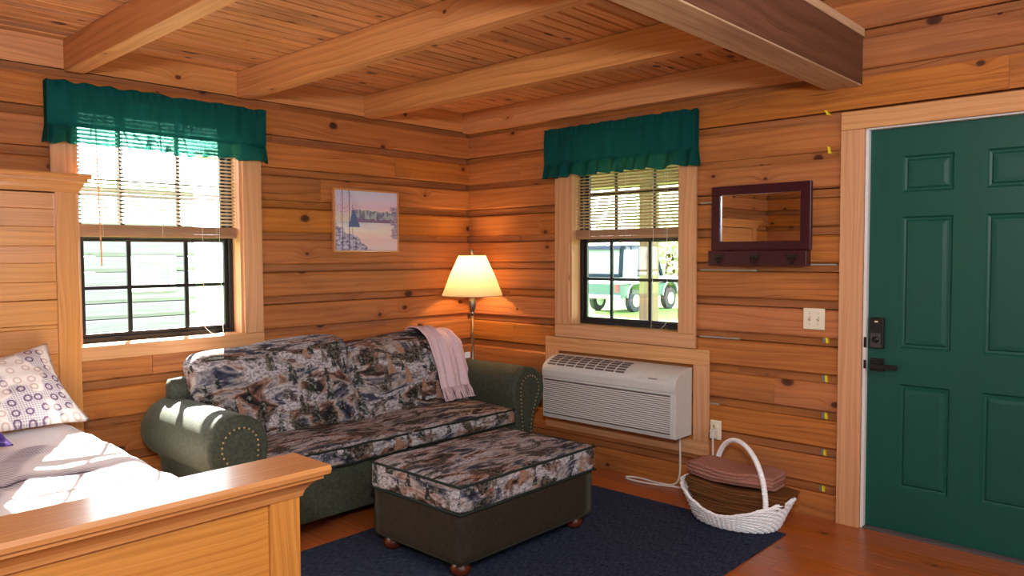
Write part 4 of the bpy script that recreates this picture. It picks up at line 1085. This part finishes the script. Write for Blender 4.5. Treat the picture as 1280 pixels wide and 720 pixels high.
# old pickup-bodied utility truck, parked with its tail towards the house
tk = thing('utility_truck', 'old green and white utility truck parked outside, seen through the right window', 'truck', (17.5, 11.5, -.62))
TX, TY, TZ = 17.5, 10.75, -.62; TWd = 1.75; TL = 4.0
def T(x, y, z): return Vector((TX+x, TY+y, TZ+z))
def sidep(prof, y0, y1, mat, nm, bevel=.03):
    mb = MB(); mb.prism(prof, lambda a, p, q: T(p, a, q), y0, y1, 1); return mb.build(nm, mat, tk, bevel=bevel)
def arch(cx, r, z0): return [(cx-r*math.cos(a), z0+r*math.sin(a)) for a in [PI*k/8 for k in range(9)]]
low = [(.0, .52)]+arch(.95, .5, .52)+arch(3.25, .5, .52)+[(4.0, .52), (4.02, 1.0), (0, 1.0)]
sidep(low, 0, TWd, M_truck_green, 'lower_body')
sidep([(-.01, 1.0), (4.02, 1.0), (4.0, 1.18), (2.75, 1.24), (-.01, 1.24)], -.01, TWd+.01, M_truck_white, 'upper_body')
# cab and cap pillars with glass
mb = MB()
mb.prism([(.03, 2.2), (2.25, 2.22), (2.05, 2.35), (.15, 2.35)], lambda a, p, q: T(p, a, q), .06, TWd-.06, 1)
for x_, xt in ((.02, .10), (1.15, 1.2), (2.65, 2.15)):
    for y_ in (.02, TWd-.12): mb.prism([(x_, 1.24), (x_+.15, 1.24), (xt+.14, 2.24), (xt, 2.24)], lambda a, p, q: T(p, a, q), y_, y_+.08, 1)
mb.prism([(0, 1.24), (.1, 1.24), (.1, 1.36), (0, 1.36)], lambda a, p, q: T(p, a, q), .02, TWd-.02, 1)
mb.build('roof', M_truck_dark, tk)
mb = MB(); mb.prism([(.06, 1.24), (2.62, 1.24), (2.18, 2.21), (.13, 2.21)], lambda a, p, q: T(p, a, q), .07, TWd-.07, 1); mb.build('windows', M_truck_glass, tk)
mb = MB(); mb.box(T(-.14, -.02, .5), T(-.02, TWd+.02, .64)); mb.build('bumper', M_chrome, tk, bevel=.02)
for y_ in (.06, TWd-.2): mb = MB(); mb.box(T(-.03, y_, .74), T(0, y_+.14, 1.0)); mb.build('tail_light', M_red, tk)
for x_ in (.95, 3.25):
    for y_ in (-.02, TWd-.2):
        mb = MB(); mb.tube([T(x_, y_, .40), T(x_, y_+.22, .40)], .40, 28, smooth=False); wl = mb.build('wheel', M_tyre, tk, bevel=.03)
        mb = MB(); mb.tube([T(x_, y_-.012, .40), T(x_, y_+.02, .40)], .22, 24, smooth=False); mb.build('hub', M_chrome, wl)
    mb = MB()
    mb.tube([T(x_-.53*math.cos(a), -.012, .52+.53*math.sin(a)) for a in [PI*k/14 for k in range(15)]], .03, 6); mb.build('arch_trim', M_truck_white, tk)
# trees behind the truck
rt = random.Random(4)
for i, (x, y, h, what) in enumerate([(30, 27, 9, 'leafy green tree outside, leftmost through the right window'), (36, 22, 10, 'leafy green tree standing behind the parked truck'), (31, 17, 5, 'leafy green tree outside, right of the porch post'), (48, 16, 11, 'tall leafy tree far behind the parked truck'), (27, 9, 7, 'low leafy tree outside, rightmost through the right window')]):
    r = thing('tree', what, 'tree', (x, y, -.62), 'trees beyond the parked truck')
    mb = MB(); mb.tube([(x, y, -.62), (x+.1, y, h*.3), (x, y+.1, h*.7)], [.3, .24, .1], 10); mb.build('trunk', M_bark, r)
    mb = MB()
    for k in range(1800):
        d = Vector((rt.gauss(0, 1), rt.gauss(0, 1), rt.gauss(0, 1))).normalized()*(rt.random()**.4); c = Vector((x+d.x*h*.42, y+d.y*h*.42, h*.5+d.z*h*.52))
        a = Vector((rt.gauss(0, 1), rt.gauss(0, 1), rt.gauss(0, 1))).normalized(); b = a.orthogonal().normalized(); s = rt.uniform(.14, .3)
        mb.quadset([c-a*s, c+b*s*.6, c+a*s, c-b*s*.6], [(0, 1, 2, 3)])
    mb.build('foliage', M_leaf, r, recalc=False)
